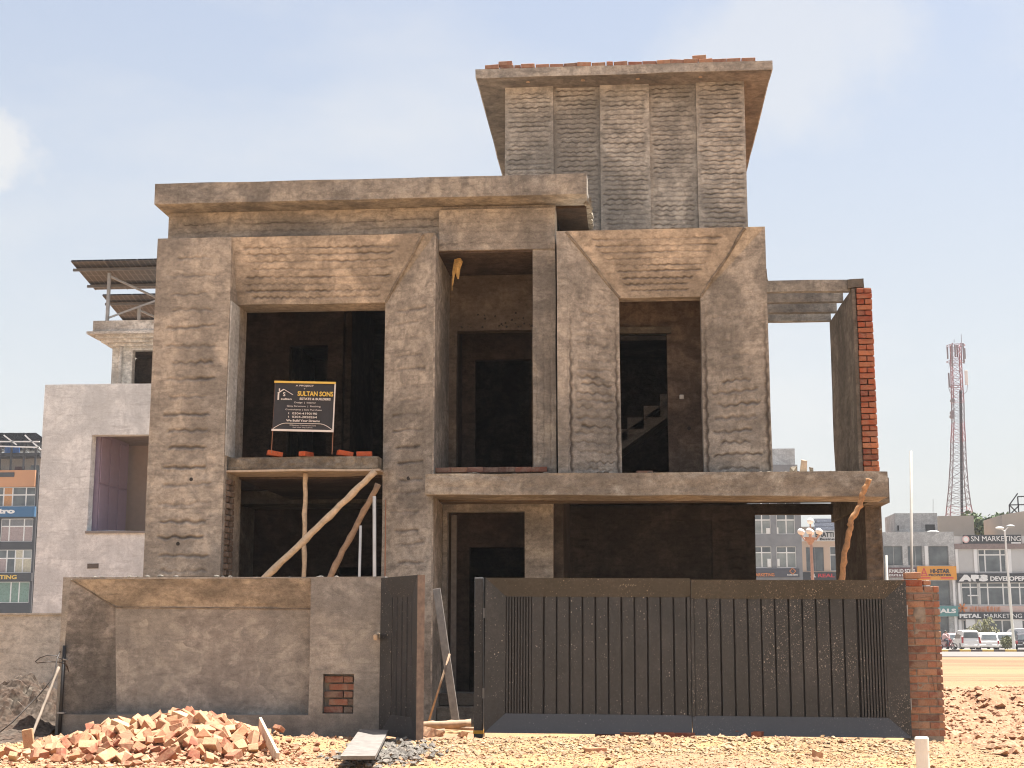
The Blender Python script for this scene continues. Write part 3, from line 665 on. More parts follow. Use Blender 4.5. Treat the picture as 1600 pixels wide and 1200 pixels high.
# crumbs of mortar on the ledge
MB().box(-1.08, 3.54, 21.69, 24.79, 3.45, 3.53, .6).build('porch_slab', PLI, H)
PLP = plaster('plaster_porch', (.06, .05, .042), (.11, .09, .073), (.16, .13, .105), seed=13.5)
pf = grooves(.16, .016, .3, .016, .02, 71, .1, .1, .3, drift=.03)
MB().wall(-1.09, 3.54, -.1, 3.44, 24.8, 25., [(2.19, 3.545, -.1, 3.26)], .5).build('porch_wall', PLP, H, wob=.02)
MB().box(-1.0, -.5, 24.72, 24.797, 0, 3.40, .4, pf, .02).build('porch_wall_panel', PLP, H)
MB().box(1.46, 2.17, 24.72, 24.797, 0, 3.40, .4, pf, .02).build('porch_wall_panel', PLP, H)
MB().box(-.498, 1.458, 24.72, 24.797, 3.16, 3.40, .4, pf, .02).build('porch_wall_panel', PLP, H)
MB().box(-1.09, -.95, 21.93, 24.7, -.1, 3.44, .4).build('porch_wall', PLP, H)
MB().box(3.55, 3.79, 21.8, 25., -.1, 3.13, .4, rough_edge, .03).build('end_pillar', plaster('plaster_rough', (.11, .09, .07), (.2, .165, .13), (.25, .22, .18), seed=14.5), H, wob=.02)
MB().box(1.98, 2.18, 25.01, YB, -.1, 3.44, 1.).build('side_wall', PLI, H)
MB().box(3.5, 3.82, 21.21, 25., 3.132, 3.5, .3).build('slab_end', CON, H, wob=.02)
PLT = plaster('plaster_terrace', (.13, .11, .09), (.24, .20, .165), (.3, .26, .22), seed=33.)  # darkened, the inner face's shade is put into the colour
# upper right side wall: plastered inside, bare brick at its end
MB().box(3.50, 3.555, 21.82, 24.3, 3.55, 6.47, .3).build('terrace_wall', PLT, H, wob=.02)
MB().box(3.56, 3.775, 21.88, 24.3, 3.55, 6.49, .5).build('terrace_wall_core', MOR, H)
for k in range(33):
    z = 3.60+k*.0885
    if k % 2 == 0:
        for s_ in (0, 1): put(random.choice(BH_R), (3.618+s_*.117+ju(.004), 21.85+ju(.008), z), (0, ju(.02), ju(.04)), H)
    else: put(random.choice(BS_R), (3.677+ju(.004), 21.85+ju(.006), z), (0, ju(.015), ju(.03)), H)
    for j in range(5): put(random.choice(BS_R), (3.76, 22.05+j*.24+(k % 2)*.12, z), (0, 0, R(90)+ju(.02)), H)
MB().box(3.48, 3.74, 21.8, 22.05, 6.515, 6.66, .04).build('concrete_stub', CON, H, wob=.12)
MB().box(2.12, 2.24, 21.9, 22.3, 6.67, 6.85, .04).build('concrete_stub', CON, H, wob=.12)
for k, y in enumerate((21.9, 22.66, 23.36, 24.06)):
    MB().box(2.095, 3.495, y, y+.13, 6.455, 6.635, .2).build('pergola_beam', PLG, H, wob=.02)
# tower
tx = [-1.96, -1.135, -.345, .49, 1.28, 2.09]
for i in range(5):
    proud = i % 2 == 0
    tg = grooves(.083, .0105, .155 if i < 4 else .2, .0125, .019 if i < 4 else .024, 50+i, .02, .05, .12, lo=.75, drift=.012, trim=.08, irr=.45)
    y0 = 23.35 if proud else 23.44
    MB().box(tx[i]+(0 if proud else .002), tx[i+1]-(0 if proud else .002), y0, 23.7, 7.13, 10.47, .4, tg, .0145).build('tower_fin' if proud else 'tower_recess', PL2, H, wob=.006)
MB().box(-1.955, -1.75, 23.71, 28.3, 7.15, 10.47, .6).build('tower_wall', PL2, H)
MB().box(1.88, 2.085, 23.71, 28.3, 7.15, 10.47, .6).build('tower_wall', PL2, H)
MB().box(-1.955, 2.085, 28.31, 28.5, 7.15, 10.47, .6).build('tower_wall', PL2, H)
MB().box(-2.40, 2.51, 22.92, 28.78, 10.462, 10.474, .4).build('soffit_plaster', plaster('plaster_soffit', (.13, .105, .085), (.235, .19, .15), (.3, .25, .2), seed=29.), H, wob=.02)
MB().box(-2.42, 2.53, 22.9, 28.8, 10.475, 10.63, .3, cor, .06).build('tower_roof_slab', PL2, H, wob=.02)
m = MB()
for x in (-1.55, -.62, .3, 1.35): m.tube([(x, 23.1, 10.452), (x, 23.1, 10.477)], .035, 10)
m.build('ceiling_stub', WOODD, H)
x = -2.26; k = 0
while x < 2.27:
    w = random.choice((.229, .229, .229, .107, .2))
    me = random.choice(BS_W if w > .15 else BH_W)
    put(me, (x+w/2, 22.98+ju(.02), 10.668+ju(.005)), (ju(.03), ju(.05), ju(.09)), H); x += w+.008+abs(ju(.014)); k += 1
for X_ in (-1.92, 1.33): put(random.choice(BS_W), (X_, 22.99, 10.742), (ju(.02), ju(.03), ju(.08)), H)

HOL = flat('hole_shade', (.02, .016, .013))  # dark discs and balls stand in for the shade of holes
for X, Z in ((-6.83, 3.50), (-6.34, 3.49), (-3.16, 3.50), (-6.5, 2.55)):
    yy = F-.004 if X < -4 else F+.20
    MB().tube([(X, yy, Z), (X, yy+.03, Z)], .028, 12).build('fixing_hole', HOL, H)
MB().box(.86, .93, 22.27, 22.299, 4.86, 4.93).build('switch_box', WHT, H, bevel=.008)
for X, Z, r_ in ((1.0, 4.4, .03), (-.2, 5.1, .02)): MB().tube([(X, 22.29, Z), (X, 22.31, Z)], r_, 10).build('fixing_hole', HOL, H)
m = MB()
for k in range(26): m.ball((-2.6+1.2*random.random(), 22.395, 6.08+.25*random.random()**2), .008+.012*random.random(), 6, 4)
tag(m.build('plaster_pits', HOL, H), kind='stuff')
m = MB()
for k in range(60):
    X = -2.8+6.4*random.random(); r_ = .008+.022*random.random()**2; m.ball((X, 20.40+.25*random.random(), 3.507+r_*.5), r_, 6, 4, (1.7, 1.2, .8))
tag(m.build('ledge_crumbs', CON, H, wob=.03), kind='stuff')
m = MB()
for k in range(70):
    X = -6.9+6.2*random.random(); r_ = .008+.02*random.random()**3; m.ball((X, F+.02+.2*random.random(), 7.998+r_*.4), r_, 6, 4, (1.9, 1.2, .8))
tag(m.build('roof_edge_crumbs', CON, H, wob=.03), kind='stuff')

# ------------------------------------------------------------------ loose things on the house
def loose(me, loc, rot, label, group=None, cat='brick', name='loose_brick'):
    o = put(me, loc, rot, None, name); return tag(o, label, cat, group)
gb = 'red bricks lying on the slab edge under the banner'
loose(BS_C[0], (-5.17, 20.86, 3.885), (0, .16, .4), 'red brick lying tilted at the left foot of the black banner', gb)
loose(BS_C[1], (-4.70, 20.87, 3.874), (0, 0, 1.2), 'red brick standing square on the slab between the banner feet', gb)
loose(BS_C[2], (-4.12, 20.87, 3.88), (0, .12, .5), 'red brick lying tilted at the right foot of the black banner', gb)
loose(BS_C[0], (-3.83, 20.87, 3.868), (0, 0, .15), 'flat red brick on the slab, rightmost and just beyond the banner', gb)
# chips on the ledge right of the frame
def chip(seed, sx_, sy_, sz_, cut=.5):
    rs = random.Random(seed); b = bmesh.new()
    pts = []
    for i in range(14):
        pts.append(b.verts.new((sx_*.5*rs.choice((-1, 1))*rs.uniform(.55, 1), sy_*.5*rs.choice((-1, 1))*rs.uniform(.55, 1), sz_*.5*rs.choice((-1, 1))*rs.uniform(.55, 1))))
    bmesh.ops.convex_hull(b, input=b.verts); bmesh.ops.delete(b, geom=[v for v in b.verts if not v.link_faces], context='VERTS')
    me = bpy.data.meshes.new('chip'); b.to_mesh(me); b.free(); return me
def chipo(me, m, loc, rot, name, label, cat, group=None, sc=1.):
    me = me.copy(); me.materials.clear(); me.materials.append(m); o = put(me, loc, rot, None, name, (sc, sc, sc)); return tag(o, label, cat, group)
chipo(chip(5, .1, .1, .2), PLANKL, (2.52, 20.5, 3.60), (0, .1, 0), 'brick_chip', 'pointed pale chip standing on the ledge right of the plastered frame', 'brick chip')
chipo(chip(6, .09, .09, .1), CON, (2.37, 20.5, 3.55), (0, 0, .5), 'concrete_chip', 'dark square chip on the ledge beside the pointed pale chip', 'concrete chip')
chipo(chip(8, .05, .05, .09), CON, (2.62, 20.5, 3.54), (0, 0, .5), 'concrete_chip', 'tiny dark chip right of the pointed pale chip on the ledge', 'concrete chip')
loose(BS_W[1], (.28, 21.0, 3.56), (0, 0, .2), 'half-hidden brick lying in the sill of the right upper opening')
# hanging insulation
m = MB(); m.tube([(-2.52, 21.3, 6.96), (-2.50, 21.3, 6.86), (-2.53, 21.3, 6.74), (-2.51, 21.3, 6.6)], [.015, .055, .05, .012], 9)
m.tube([(-2.55, 21.3, 6.9), (-2.58, 21.3, 6.7), (-2.59, 21.3, 6.5)], [.03, .025, .004], 7); m.tube([(-2.6, 21.3, 6.6), (-2.6, 21.3, 6.42)], [.006, .006], 5)
tag(m.build('hanging_foam', FOAM, wob=.05), 'torn yellow foam hanging from the ceiling of the middle upper bay', 'foam')

# bamboo props and sticks
def stick(name, pts, rad, m, label, cat, group=None, knots=0, n=10):
    P = [np.array(p, float) for p in pts]
    if knots:
        Q = []; Rr = []
        for k in range(knots*4+1):
            t = k/(knots*4)*(len(P)-1); i = min(int(t), len(P)-2); f_ = t-i
            Q.append(P[i]*(1-f_)+P[i+1]*f_ + np.array([ju(rad*.22), 0, 0])); Rr.append(rad*(1.16 if k % 4 == 0 else 1.-.05*abs(ju(1)))*(1-.12*t/len(P)))
        P, rad = Q, Rr
    o = MB().tube(P, rad, n).build(name, m, None, smooth=True)
    return tag(o, label, cat, group)
pg = 'bamboo props under the left slab'
stick('bamboo_prop', [(-4.70, 20.95, 0.02), (-4.72, 20.95, 3.60)], .036, WOOD, 'upright bamboo prop standing under the left slab', 'bamboo prop', pg, 6)
stick('bamboo_prop', [(-5.95, 20.5, 1.3), (-4.6, 20.5, 2.6), (-3.60, 20.52, 3.58)], .05, WOOD, 'long pale bamboo leaning across from upper right to lower left', 'bamboo prop', pg, 6)
stick('bamboo_prop', [(-5.2, 20.72, .05), (-4.2, 20.75, 2.25), (-3.60, 20.80, 3.42)], .046, WOODD, 'brown bamboo leaning steeply beneath the paler diagonal one', 'bamboo prop', pg, 6)
stick('standing_pipe', [(-3.84, 20.62, .02), (-3.82, 20.62, 2.80)], .020, PVC, 'shorter white plastic pipe standing in the lower left bay', 'pipe')
stick('standing_pipe', [(-3.56, 20.58, .02), (-3.62, 20.58, 3.22)], .026, PVC, 'taller white plastic pipe leaning against the jamb of the lower left bay', 'pipe')
stick('steel_rod', [(-3.43, 20.56, .02), (-3.45, 20.56, 3.17)], .009, RUST, 'thin rusty rod standing against the plastered jamb', 'rod')
stick('crooked_branch', [(2.70, 20.0, -.05), (2.86, 20.05, 1.2), (2.93, 20.1, 1.98), (2.98, 20.12, 2.35), (3.06, 20.13, 2.62), (3.09, 20.14, 2.80), (3.22, 20.16, 3.0), (3.27, 20.18, 3.18), (3.37, 20.2, 3.37)], .042, BRANCH, 'crooked orange-brown branch leaning on the ledge above the gate', 'branch', None, 12)
stick('tall_pipe', [(3.50, 18.6, -.05), (3.64, 18.6, 3.56)], .017, PVCD, 'tall thin white pipe standing behind the brick gate pillar', 'pipe')
stick('short_post', [(3.36, 19.2, -.05), (3.38, 19.2, 2.27)], .016, PVCD, 'short thin white post beside the end pillar of the house', 'post')
bo = MB().bar((-2.56, 19.5, 1.86), (-2.24, 19.15, .08), .105, .03).build('leaning_plank', PLANK, bevel=.004); tag(bo, 'narrow grey plank leaning at the entrance behind the open small gate', 'plank')
stick('thin_stick', [(-2.63, 19.3, .1), (-2.35, 19.3, 1.0)], .014, WOODD, 'thin crooked stick leaning beside the grey plank', 'stick')
stick('log', [(-2.75, 18.9, .09), (-2.4, 18.8, .11), (-2.02, 18.85, .13)], .055, WOODD, 'brown log lying on the ground inside the gateway', 'log', None, 3)
stick('broken_pole', [(-2.78, 18.5, .05), (-2.3, 18.4, .06)], .03, WOODD, 'broken brown pole lying in front of the log in the gateway', 'pole', None, 2)
stick('grey_pole', [(-2.6, 19.2, .06), (-1.95, 18.7, .07)], .022, WOODD, 'thin grey pole lying crosswise behind the log in the gateway', 'pole')

# ------------------------------------------------------------------ banner
BN = thing('project_banner', 'black banner with gold and white lettering standing on rods in the upper left opening', 'banner', (-4.72, 20.74, 4.57), (0, R(1.6), R(2)))
m = MB()
def cloth(s_, t, wl, hl): return .010*fbm(s_*3+t*2, t*2, 0, 3, 3)
m.patch((-.455, 0, -.37), (.455, 0, -.37), (.455, 0, .345), (-.455, 0, .345), .02, cloth)
m.patch((.455, .012, -.37), (-.455, .012, -.37), (-.455, .012, .345), (.455, .012, .345), .1)
m.build('sheet', simple('banner_black', (.028, .026, .03), .45), BN, local=True)
BW, BY = flat('banner_white', (.75, .70, .66)), flat('banner_gold', (.75, .52, .10))
MB().box(-.46, .46, -.03, -.012, -.375, -.345).box(.442, .46, -.029, -.0125, -.344, .344).build('white_border', BW, BN, local=True)
MB().box(-.46, .46, -.03, -.012, .345, .375).build('gold_edge', BY, BN, local=True)
m = MB(); pts = []
for k in range(25):
    t = k/24; x = -.44+.88*t; z = -.34+.085*min(1, math.sin(min(t, 1-t)*math.pi*2.3 if min(t, 1-t) < .217 else math.pi/2))
    pts.append((x, -.024, z))
m.tube(pts, .005, 5); m.build('arc_line', BW, BN, local=True)
m = MB()  # house emblem
m.bar((-.40, -.022, .19), (-.31, -.022, .25), .008, .016); m.bar((-.31, -.022, .25), (-.17, -.022, .17), .008, .009)
m.box(-.385, -.368, -.026, -.018, .225, .262); m.box(-.398, -.375, -.026, -.018, .09, .195)
m.build('house_emblem', BW, BN, local=True)
yt = -.030
for s_, x, z, h, mm, w, b in [('A PROJECT', .0, .305, .030, BW, .27, .01), ('by', .0, .262, .020, BW, None, 0), ('SULTAN SONS', .165, .19, .072, BY, .53, .03),
        ('ESTATE & BUILDERS', .165, .112, .034, BW, .46, .03), ('S', -.30, .175, .06, BW, None, .02), ('sultan', -.265, .105, .03, BW, .16, .02),
        ('Design  |  Interior', .02, .052, .030, BW, .32, 0), ('Grey Structure  |  Finishing', .0, -.002, .030, BW, .50, 0), ('Consultants | Sale Purchase', .0, -.054, .028, BW, .54, 0),
        ('0304-4190190', .02, -.108, .032, BW, .37, .01), ('0304-2828264', .02, -.160, .032, BW, .37, .01), ('We Build Your Dreams', .0, -.215, .032, BW, .50, .03),
        ('99 Business Commercial Zone', .0, -.285, .018, BW, .39, 0), ('Park View City, Lahore', .0, -.318, .018, BW, .29, 0)]:
    text(BN, s_, x, z, h, mm, yt, w, b, local=True)
for z in (-.108, -.160): MB().tube([(-.215, yt, z+.012), (-.222, yt, z), (-.212, yt, z-.012)], .005, 5).build('phone_symbol', BW, BN, local=True)
for x in (-.45, .45): MB().tube([(x, .005, -.70), (x, .005, .35)], .006, 6).build('support_rod', RUST, BN, local=True)

# ------------------------------------------------------------------ boundary wall
GY = 17.6
BWL = thing('boundary_wall', 'grey plastered boundary wall with a bevelled recessed panel and a square niche', 'wall', (-5., GY, 0))
x0, x1, xr, z0, z1 = -7.0, -2.95, -3.86, -.15, 1.955
un = lambda s_, t, wl, hl: .006*fbm(s_*1.5, t*1.5, 0, 9, 4)
m = MB(); D = .24
m.patch((x0, GY, z0), (-3.86, GY, z0), (-3.86, GY, .29), (x0, GY, .29), .06, un)
m.patch((-6.97, GY, .29), (-3.86, GY, .29), (-3.86, GY+D, .29), (-6.32, GY+D, .29), .3)
m.quad((x0, GY, .29), (-6.97, GY, .29), (-6.9, GY, z1), (x0, GY, z1))
ml_ = MB(); ml_.patch((-6.97, GY, .29), (-6.32, GY+D, .29), (-6.40, GY+D, 1.59), (-6.9, GY, 1.93), .03, lambda s_, t, wl, hl: .008*fbm(s_*4, t*2, 0, 2, 4)-.01*np.exp(-((s_-wl+.07)/.03)**2)*sst(-.2, .5, vn(t*7, 2, 0, 5)))
mt_ = MB(); mt_.patch((-6.40, GY+D, 1.59), (-3.86, GY+D, 1.57), (-3.86, GY, 1.94), (-6.9, GY, 1.93), .03, lambda s_, t, wl, hl: .01*fbm(s_*2, t*5, 0, 3, 4)-.012*np.exp(-((t-.05-.02*vn(s_*3, 1, 0, 8))/.03)**2)*sst(0, .6, vn(s_*4, 3, 0, 4)))
m.quad((-6.9, GY, 1.93), (-3.86, GY, 1.94), (-3.86, GY, z1), (x0, GY, z1))
mp_ = MB(); mp_.patch((-6.32, GY+D, .29), (-3.86, GY+D, .29), (-3.86, GY+D, 1.57), (-6.40, GY+D, 1.59), .05, un)
m.patch((-3.86, GY+D, .29), (-3.86, GY, .29), (-3.86, GY, 1.94), (-3.86, GY+D, 1.57), .3)
m.patch((x0, GY, z1), (x1, GY, z1), (x1, GY+.24, z1), (x0, GY+.24, z1), .2)
m.patch((x0, GY+.24, z0), (x0, GY, z0), (x0, GY, z1), (x0, GY+.24, z1), .2)
m.patch((x1, GY, z0), (x1, GY+.24, z0), (x1, GY+.24, z1), (x1, GY, z1), .2)
m.patch((x1, GY+.24, z0), (x0, GY+.24, z0), (x0, GY+.24, z1), (x1, GY+.24, z1), .5)
# pier with the niche cut in
nxa, nxb, nza, nzb = -3.69, -3.31, .31, .78
for a, b, c, d in ((-3.86, nxa, z0, z1), (nxb, x1, z0, z1), (nxa, nxb, z0, nza), (nxa, nxb, nzb, z1)):
    m.patch((a, GY, c), (b, GY, c), (b, GY, d), (a, GY, d), .05, (lambda X, Z: (lambda u, v, w, h: .006*fbm((X+u)*1.5, (Z+v)*1.5, 0, 9, 4)))(a, c))
for a, b, c, d in ((nxa, nza, nxa, nzb), (nxb, nzb, nxb, nza), (nxa, nzb, nxb, nzb), (nxb, nza, nxa, nza)):
    m.quad((a, GY, b), (a, GY+.14, b), (c, GY+.14, d), (c, GY, d))
m.quad((nxa, GY+.14, nza), (nxb, GY+.14, nza), (nxb, GY+.14, nzb), (nxa, GY+.14, nzb))
m.build('wall_body', plaster('plaster_boundary', (.27, .255, .228), (.42, .39, .335), (.62, .575, .50), seed=15.2, streak=.3, pale_amt=.6, damp=1, fine=.7), BWL, wob=.012)
ml_.build('side_bevel', plaster('plaster_stained', (.15, .14, .125), (.31, .28, .24), (.62, .58, .52), seed=35.5, streak=.7, pale_amt=.65), BWL, wob=.012)
mp_.build('recessed_panel', plaster('plaster_panel', (.27, .25, .222), (.47, .435, .375), (.66, .61, .53), seed=37.2, streak=.25, pale_amt=.75, damp=1, fine=.7), BWL, wob=.012)
MB().tube([(-6.40, GY+D-.004, 1.588), (-3.87, GY+D-.004, 1.57)], .011, 6).build('bevel_seam', PLD, BWL, wob=.012)
MB().tube([(-6.40, GY+D-.004, 1.588), (-6.9, GY-.001, 1.93)], .011, 6).build('bevel_seam', PLD, BWL, wob=.012)
mt_.build('top_bevel', plaster('plaster_bevel_lit', (.235, .215, .185), (.45, .405, .34), (.58, .535, .47), seed=21.2, streak=.15, pale_amt=.4), BWL, wob=.012)  # sandier plaster, its paler warm tone also holds painted ground bounce
for k in range(5):
    put(random.choice(BS_W), (-3.57+(k % 2)*.06, GY+.10, .355+k*.09), (0, 0, ju(.03)), BWL, scale=(1, .5, 1))
    put(random.choice(BH_D if k < 2 else BH_W), (-3.39+(k % 2)*.03, GY+.105+ju(.006), .355+k*.09), (0, 0, ju(.04)), BWL, scale=(1, .5, 1))
tag(MB().bar((-3.02, 17.58, 1.24), (-3.02, 17.40, 1.22), .05, .07).build('wooden_peg', WOOD, bevel=.01), 'short wooden peg sticking out of the wall beside the small gate', 'peg')
m = MB()
for k in range(34):
    X = -6.9+random.random()*3.85; r_ = .008+.02*random.random()**2
    m.ball((X, GY+.04+.15*random.random(), z1+r_*.3), r_, 6, 4, (1.6, 1, .7))
tag(m.build('mortar_crumbs', GRY, wob=.02), 'crumbs of dry mortar along the top of the boundary wall', kind='stuff')
# black pipe, cables and pole at the left end
dp = thing('black_pipe', 'black pipe clipped to the left end of the grey boundary wall', 'pipe', (-6.93, GY-.03, 0))
MB().tube([(-6.93, GY-.035, -.05), (-6.92, GY-.035, 1.12)], .022, 10).build('pipe', BLK, dp, smooth=True)
for z in (.3, .94): MB().box(-6.965, -6.88, GY-.062, GY-.001, z, z+.018).build('clip', STEEL, dp)
POLE = simple('pole_grey', (.20, .155, .115), .85, var=.3)
def pt(u, v, Y): q_ = at(u, v, Y); return (q_[0], Y, q_[1])
stick('cable_loop', [pt(107, 1049, 17.55), pt(105, 1041, 17.5), pt(98, 1031, 17.48), pt(87, 1024.5, 17.45), pt(73, 1024, 17.4), pt(62, 1028, 17.4), pt(55, 1034, 17.4), pt(58, 1036, 17.4), pt(75, 1034, 17.45), pt(92, 1034.5, 17.5), pt(101, 1037, 17.5), pt(106, 1044, 17.53)], .007, WIRE, 'loop of dark cable sticking out from the end of the boundary wall', 'cable', n=6)
stick('hanging_cable', [pt(94, 1018, 17.5), pt(89, 1030, 17.4), pt(87, 1043, 17.35), pt(82.5, 1058, 17.3), pt(70, 1075, 17.2), pt(60, 1087, 17.2), pt(47, 1100, 17.1), pt(20, 1128, 16.9), pt(-10, 1152, 16.8)], .008, WIRE, 'dark cable running from the wall top down to the mortar heap', 'cable', n=6)
stick('leaning_pole', [pt(92, 1043, 17.45), pt(68, 1103, 17.0), pt(41, 1172, 16.3)], .017, POLE, 'thin grey wooden pole leaning on the left end of the boundary wall', 'pole', None, 3)

# ------------------------------------------------------------------ gates
def bevel_rail(m, a, b, c, d, yo, yi, back):
    # outer edge a->b (proud), inner edge d->c (recessed); (x, z) pairs
    A, B = (a[0], yo, a[1]), (b[0], yo, b[1]); Cc, Dd = (c[0], yi, c[1]), (d[0], yi, d[1])
    m.quad(A, B, Cc, Dd)
    m.quad((a[0], back, a[1]), (b[0], back, b[1]), B, A)
    m.quad(Dd, Cc, (c[0], back, c[1]), (d[0], back, d[1]))
    m.quad((d[0], back, d[1]), (c[0], back, c[1]), (b[0], back, b[1]), (a[0], back, a[1]))
    m.quad(A, Dd, (d[0], back, d[1]), (a[0], back, a[1])); m.quad((b[0], back, b[1]), (c[0], back, c[1]), Cc, B)
def gate(name, label, xa, xb, za, zb, stile, mt, thing_loc, rot=(0, 0, 0), ns=9, nw=12, sw=.24, rh=.22, yo=-.12, bk=.05):
    g = thing(name, label, 'gate', thing_loc, rot)
    yi = 0.
    L_ = stile in ('L', 'LR'); R_ = stile in ('R', 'LR')
    xi0 = xa+sw if L_ else xa+.035; xi1 = xb-sw if R_ else xb-.035
    top = MB(); bevel_rail(top, (xb, zb), (xa, zb), (xi0 if L_ else xa, zb-rh), (xi1 if R_ else xb, zb-rh), yo, yi, bk); top.build('top_rail', mt, g, local=True)
    bot = MB(); bevel_rail(bot, (xa, za), (xb, za), (xi1 if R_ else xb, za+rh), (xi0 if L_ else xa, za+rh), yo, yi, bk); bot.build('bottom_rail', mt, g, local=True)
    if L_:
        s_ = MB(); bevel_rail(s_, (xa, zb), (xa, za), (xi0, za+rh), (xi0, zb-rh), yo, yi, bk); s_.build('stile', mt, g, local=True)
    else: MB().box(xa, xi0, -.012, bk, za+rh, zb-rh).build('stile', mt, g, local=True)
    if R_:
        s_ = MB(); bevel_rail(s_, (xb, za), (xb, zb), (xi1, zb-rh), (xi1, za+rh), yo, yi, bk); s_.build('stile', mt, g, local=True)
    else: MB().box(xi1, xb, -.012, bk, za+rh, zb-rh).build('stile', mt, g, local=True)
    MB().box(xi0, xi1, .038, .046, za+rh, zb-rh).build('backing_sheet', GDARK, g, local=True)
    nz = .31 if ns else 0
    if L_: na, nb, wa, wb = xi0, xi0+nz, xi0+nz, xi1
    else: na, nb, wa, wb = xi1-nz, xi1, xi0, xi1-nz
    if ns:
        m = MB(); p = (nb-na)/ns
        for k in range(ns): m.box(na+k*p+.010, na+(k+1)*p-.004, .0, .036, za+rh, zb-rh)
        tag(m.build('narrow_slats', mt, g, local=True), kind='stuff')
    p = (wb-wa)/nw; me = None
    for k in range(nw):
        if me is None:
            m = MB()
            m.quad((.004, .012, za+rh), (p-.018, .004, za+rh), (p-.018, .004, zb-rh), (.004, .012, zb-rh))
            m.quad((p-.018, .004, za+rh), (p-.011, .030, za+rh), (p-.011, .030, zb-rh), (p-.018, .004, zb-rh))
            m.quad((0, .034, za+rh), (.004, .012, za+rh), (.004, .012, zb-rh), (0, .034, zb-rh))
            m.quad((p-.011, .034, za+rh), (0, .034, za+rh), (0, .034, zb-rh), (p-.011, .034, zb-rh))
            o = m.build('slat', mt, g, local=True); me = o.data
        else:
            o = bpy.data.objects.new('slat', me); C.objects.link(o); o.parent = g
        o.location = (wa+k*p+ju(.001), ju(.002), 0)
    return g
zb = 1.93; gz0 = .105
gl = gate('driveway_gate', 'left leaf of the wide dark metal driveway gate, clean vertical slats', 0, 2.455, gz0, zb, 'L', GATE, (-1.71, GY-.02, 0), (0, R(.35), 0))
gr = gate('driveway_gate', 'right leaf of the wide dark metal driveway gate, speckled with plaster splashes', 0, 2.52, gz0, zb-.01, 'R', GATE2, (.755, GY-.02, -.02), (0, R(.3), 0))
CHK = flat('chalk', (.3, .28, .22))
m = MB()
for k in range(7): m.bar((1.62+k*.03+ju(.01), -.082, 1.84+ju(.01)), (1.635+k*.03, -.09, 1.862+ju(.01)), .003, .006)
tag(m.build('chalk_scrawl', CHK, gl, local=True), 'faint chalk scrawl on the top rail')
for xx, zz in ((.0, 1.45), (.0, .5)): MB().tube([(xx-.02, -.02, zz), (xx-.02, -.02, zz+.12)], .014, 8).build('hinge', STEEL, gl, local=True)
for zz in (1.5, .42): MB().tube([(2.535, -.03, zz), (2.535, -.03, zz+.13)], .014, 8).build('hinge', STEEL, gr, local=True)
gp = thing('gate_post', 'dark steel gate post with yellow tape near its foot', 'post', (-1.79, GY+.03, 0))
MB().box(-1.845, -1.735, GY-.03, GY+.09, -.08, 1.935).build('post', GATE, gp, bevel=.006)
MB().box(-1.85, -1.73, GY-.035, GY+.095, .085, .125).build('tape_band', TAPE, gp)
MB().box(-1.722, -1.712, GY-.05, GY-.04, -.03, .1).build('tape_tail', TAPE, gp)
wk = gate('wicket_gate', 'narrow dark wicket gate standing open beside the boundary wall', 0, 1.06, .07, 1.935, 'LR', GATE, (-2.95, GY-.02, 0), (0, 0, R(-57)), ns=0, nw=4, sw=.24, rh=.24, yo=-.045, bk=.012)
MB().box(1.0605, 1.066, -.045, .047, .07, 1.935).build('rusty_edge', simple('worn_edge', (.17, .12, .09), .7, var=.4, sc=14), wk, local=True)
for zz in (1.5, .45): MB().tube([(-.015, -.02, zz), (-.015, -.02, zz+.12)], .014, 8).build('hinge', STEEL, wk, local=True)
MB().box(.96, 1.0, -.085, -.076, .9, 1.0).build('lock_plate', DKSTEEL, wk, local=True)

# brick gate pillar at the right
GP = thing('gate_pillar', 'bare brick gate pillar smeared with grey mortar at the right end of the gate', 'pillar', (3.48, GY+.1, 0))
MB().box(3.285, 3.675, GY+.012, GY+.40, -.1, 1.775).build('mortar_core', MOR, GP, wob=.006)
for k in range(20):
    z = .12+k*.0875; wv_ = -.02 if k < 3 else 0
    if k % 2: row = [('s', 3.40), ('h', 3.575), ('x', 3.66)]
    else: row = [('h', 3.335), ('s', 3.51), ('x', 3.66)]
    for t, X in row:
        if t == 's': put(random.choice(BS_W), (X+ju(.004), GY+.058+ju(.006), z), (ju(.015), ju(.012), ju(.02)), GP)
        elif t == 'h': put(random.choice(BH_W), (X+ju(.004), GY+.058+ju(.006), z), (ju(.015), 0, ju(.02)), GP)
        else: put(random.choice(BH_W), (X+ju(.003), GY+.058+ju(.008), z), (0, 0, ju(.03)), GP, scale=(.62, 1, 1))
    for j in range(2): put(random.choice(BS_W), (3.655, GY+.22+j*.13, z), (0, 0, R(90)), GP, scale=(.55, 1, 1))
for z in (1.86,):
    put(BS_R[0], (3.39, GY+.06, z), (0, .02, .02), GP); put(BS_W[1], (3.40, GY+.06, z+.087), (0, -.03, .05), GP, scale=(.8, 1, 1))
    put(BH_W[0], (3.56, GY+.06, z), (0, 0, .1), GP, scale=(.8, 1, .7))
sm = MB().patch((3.29, GY-.004, 1.15), (3.62, GY-.004, 1.2), (3.6, GY-.004, 1.7), (3.3, GY-.004, 1.66), .02, lambda s_, t, wl, hl: .026*fbm(s_*6, t*6, 0, 44, 4)-.006-.05*np.clip(1-np.minimum(np.minimum(s_, wl-s_), np.minimum(t, hl-t))/.1, 0, 1))
sm.build('mortar_smear', MOR, GP)
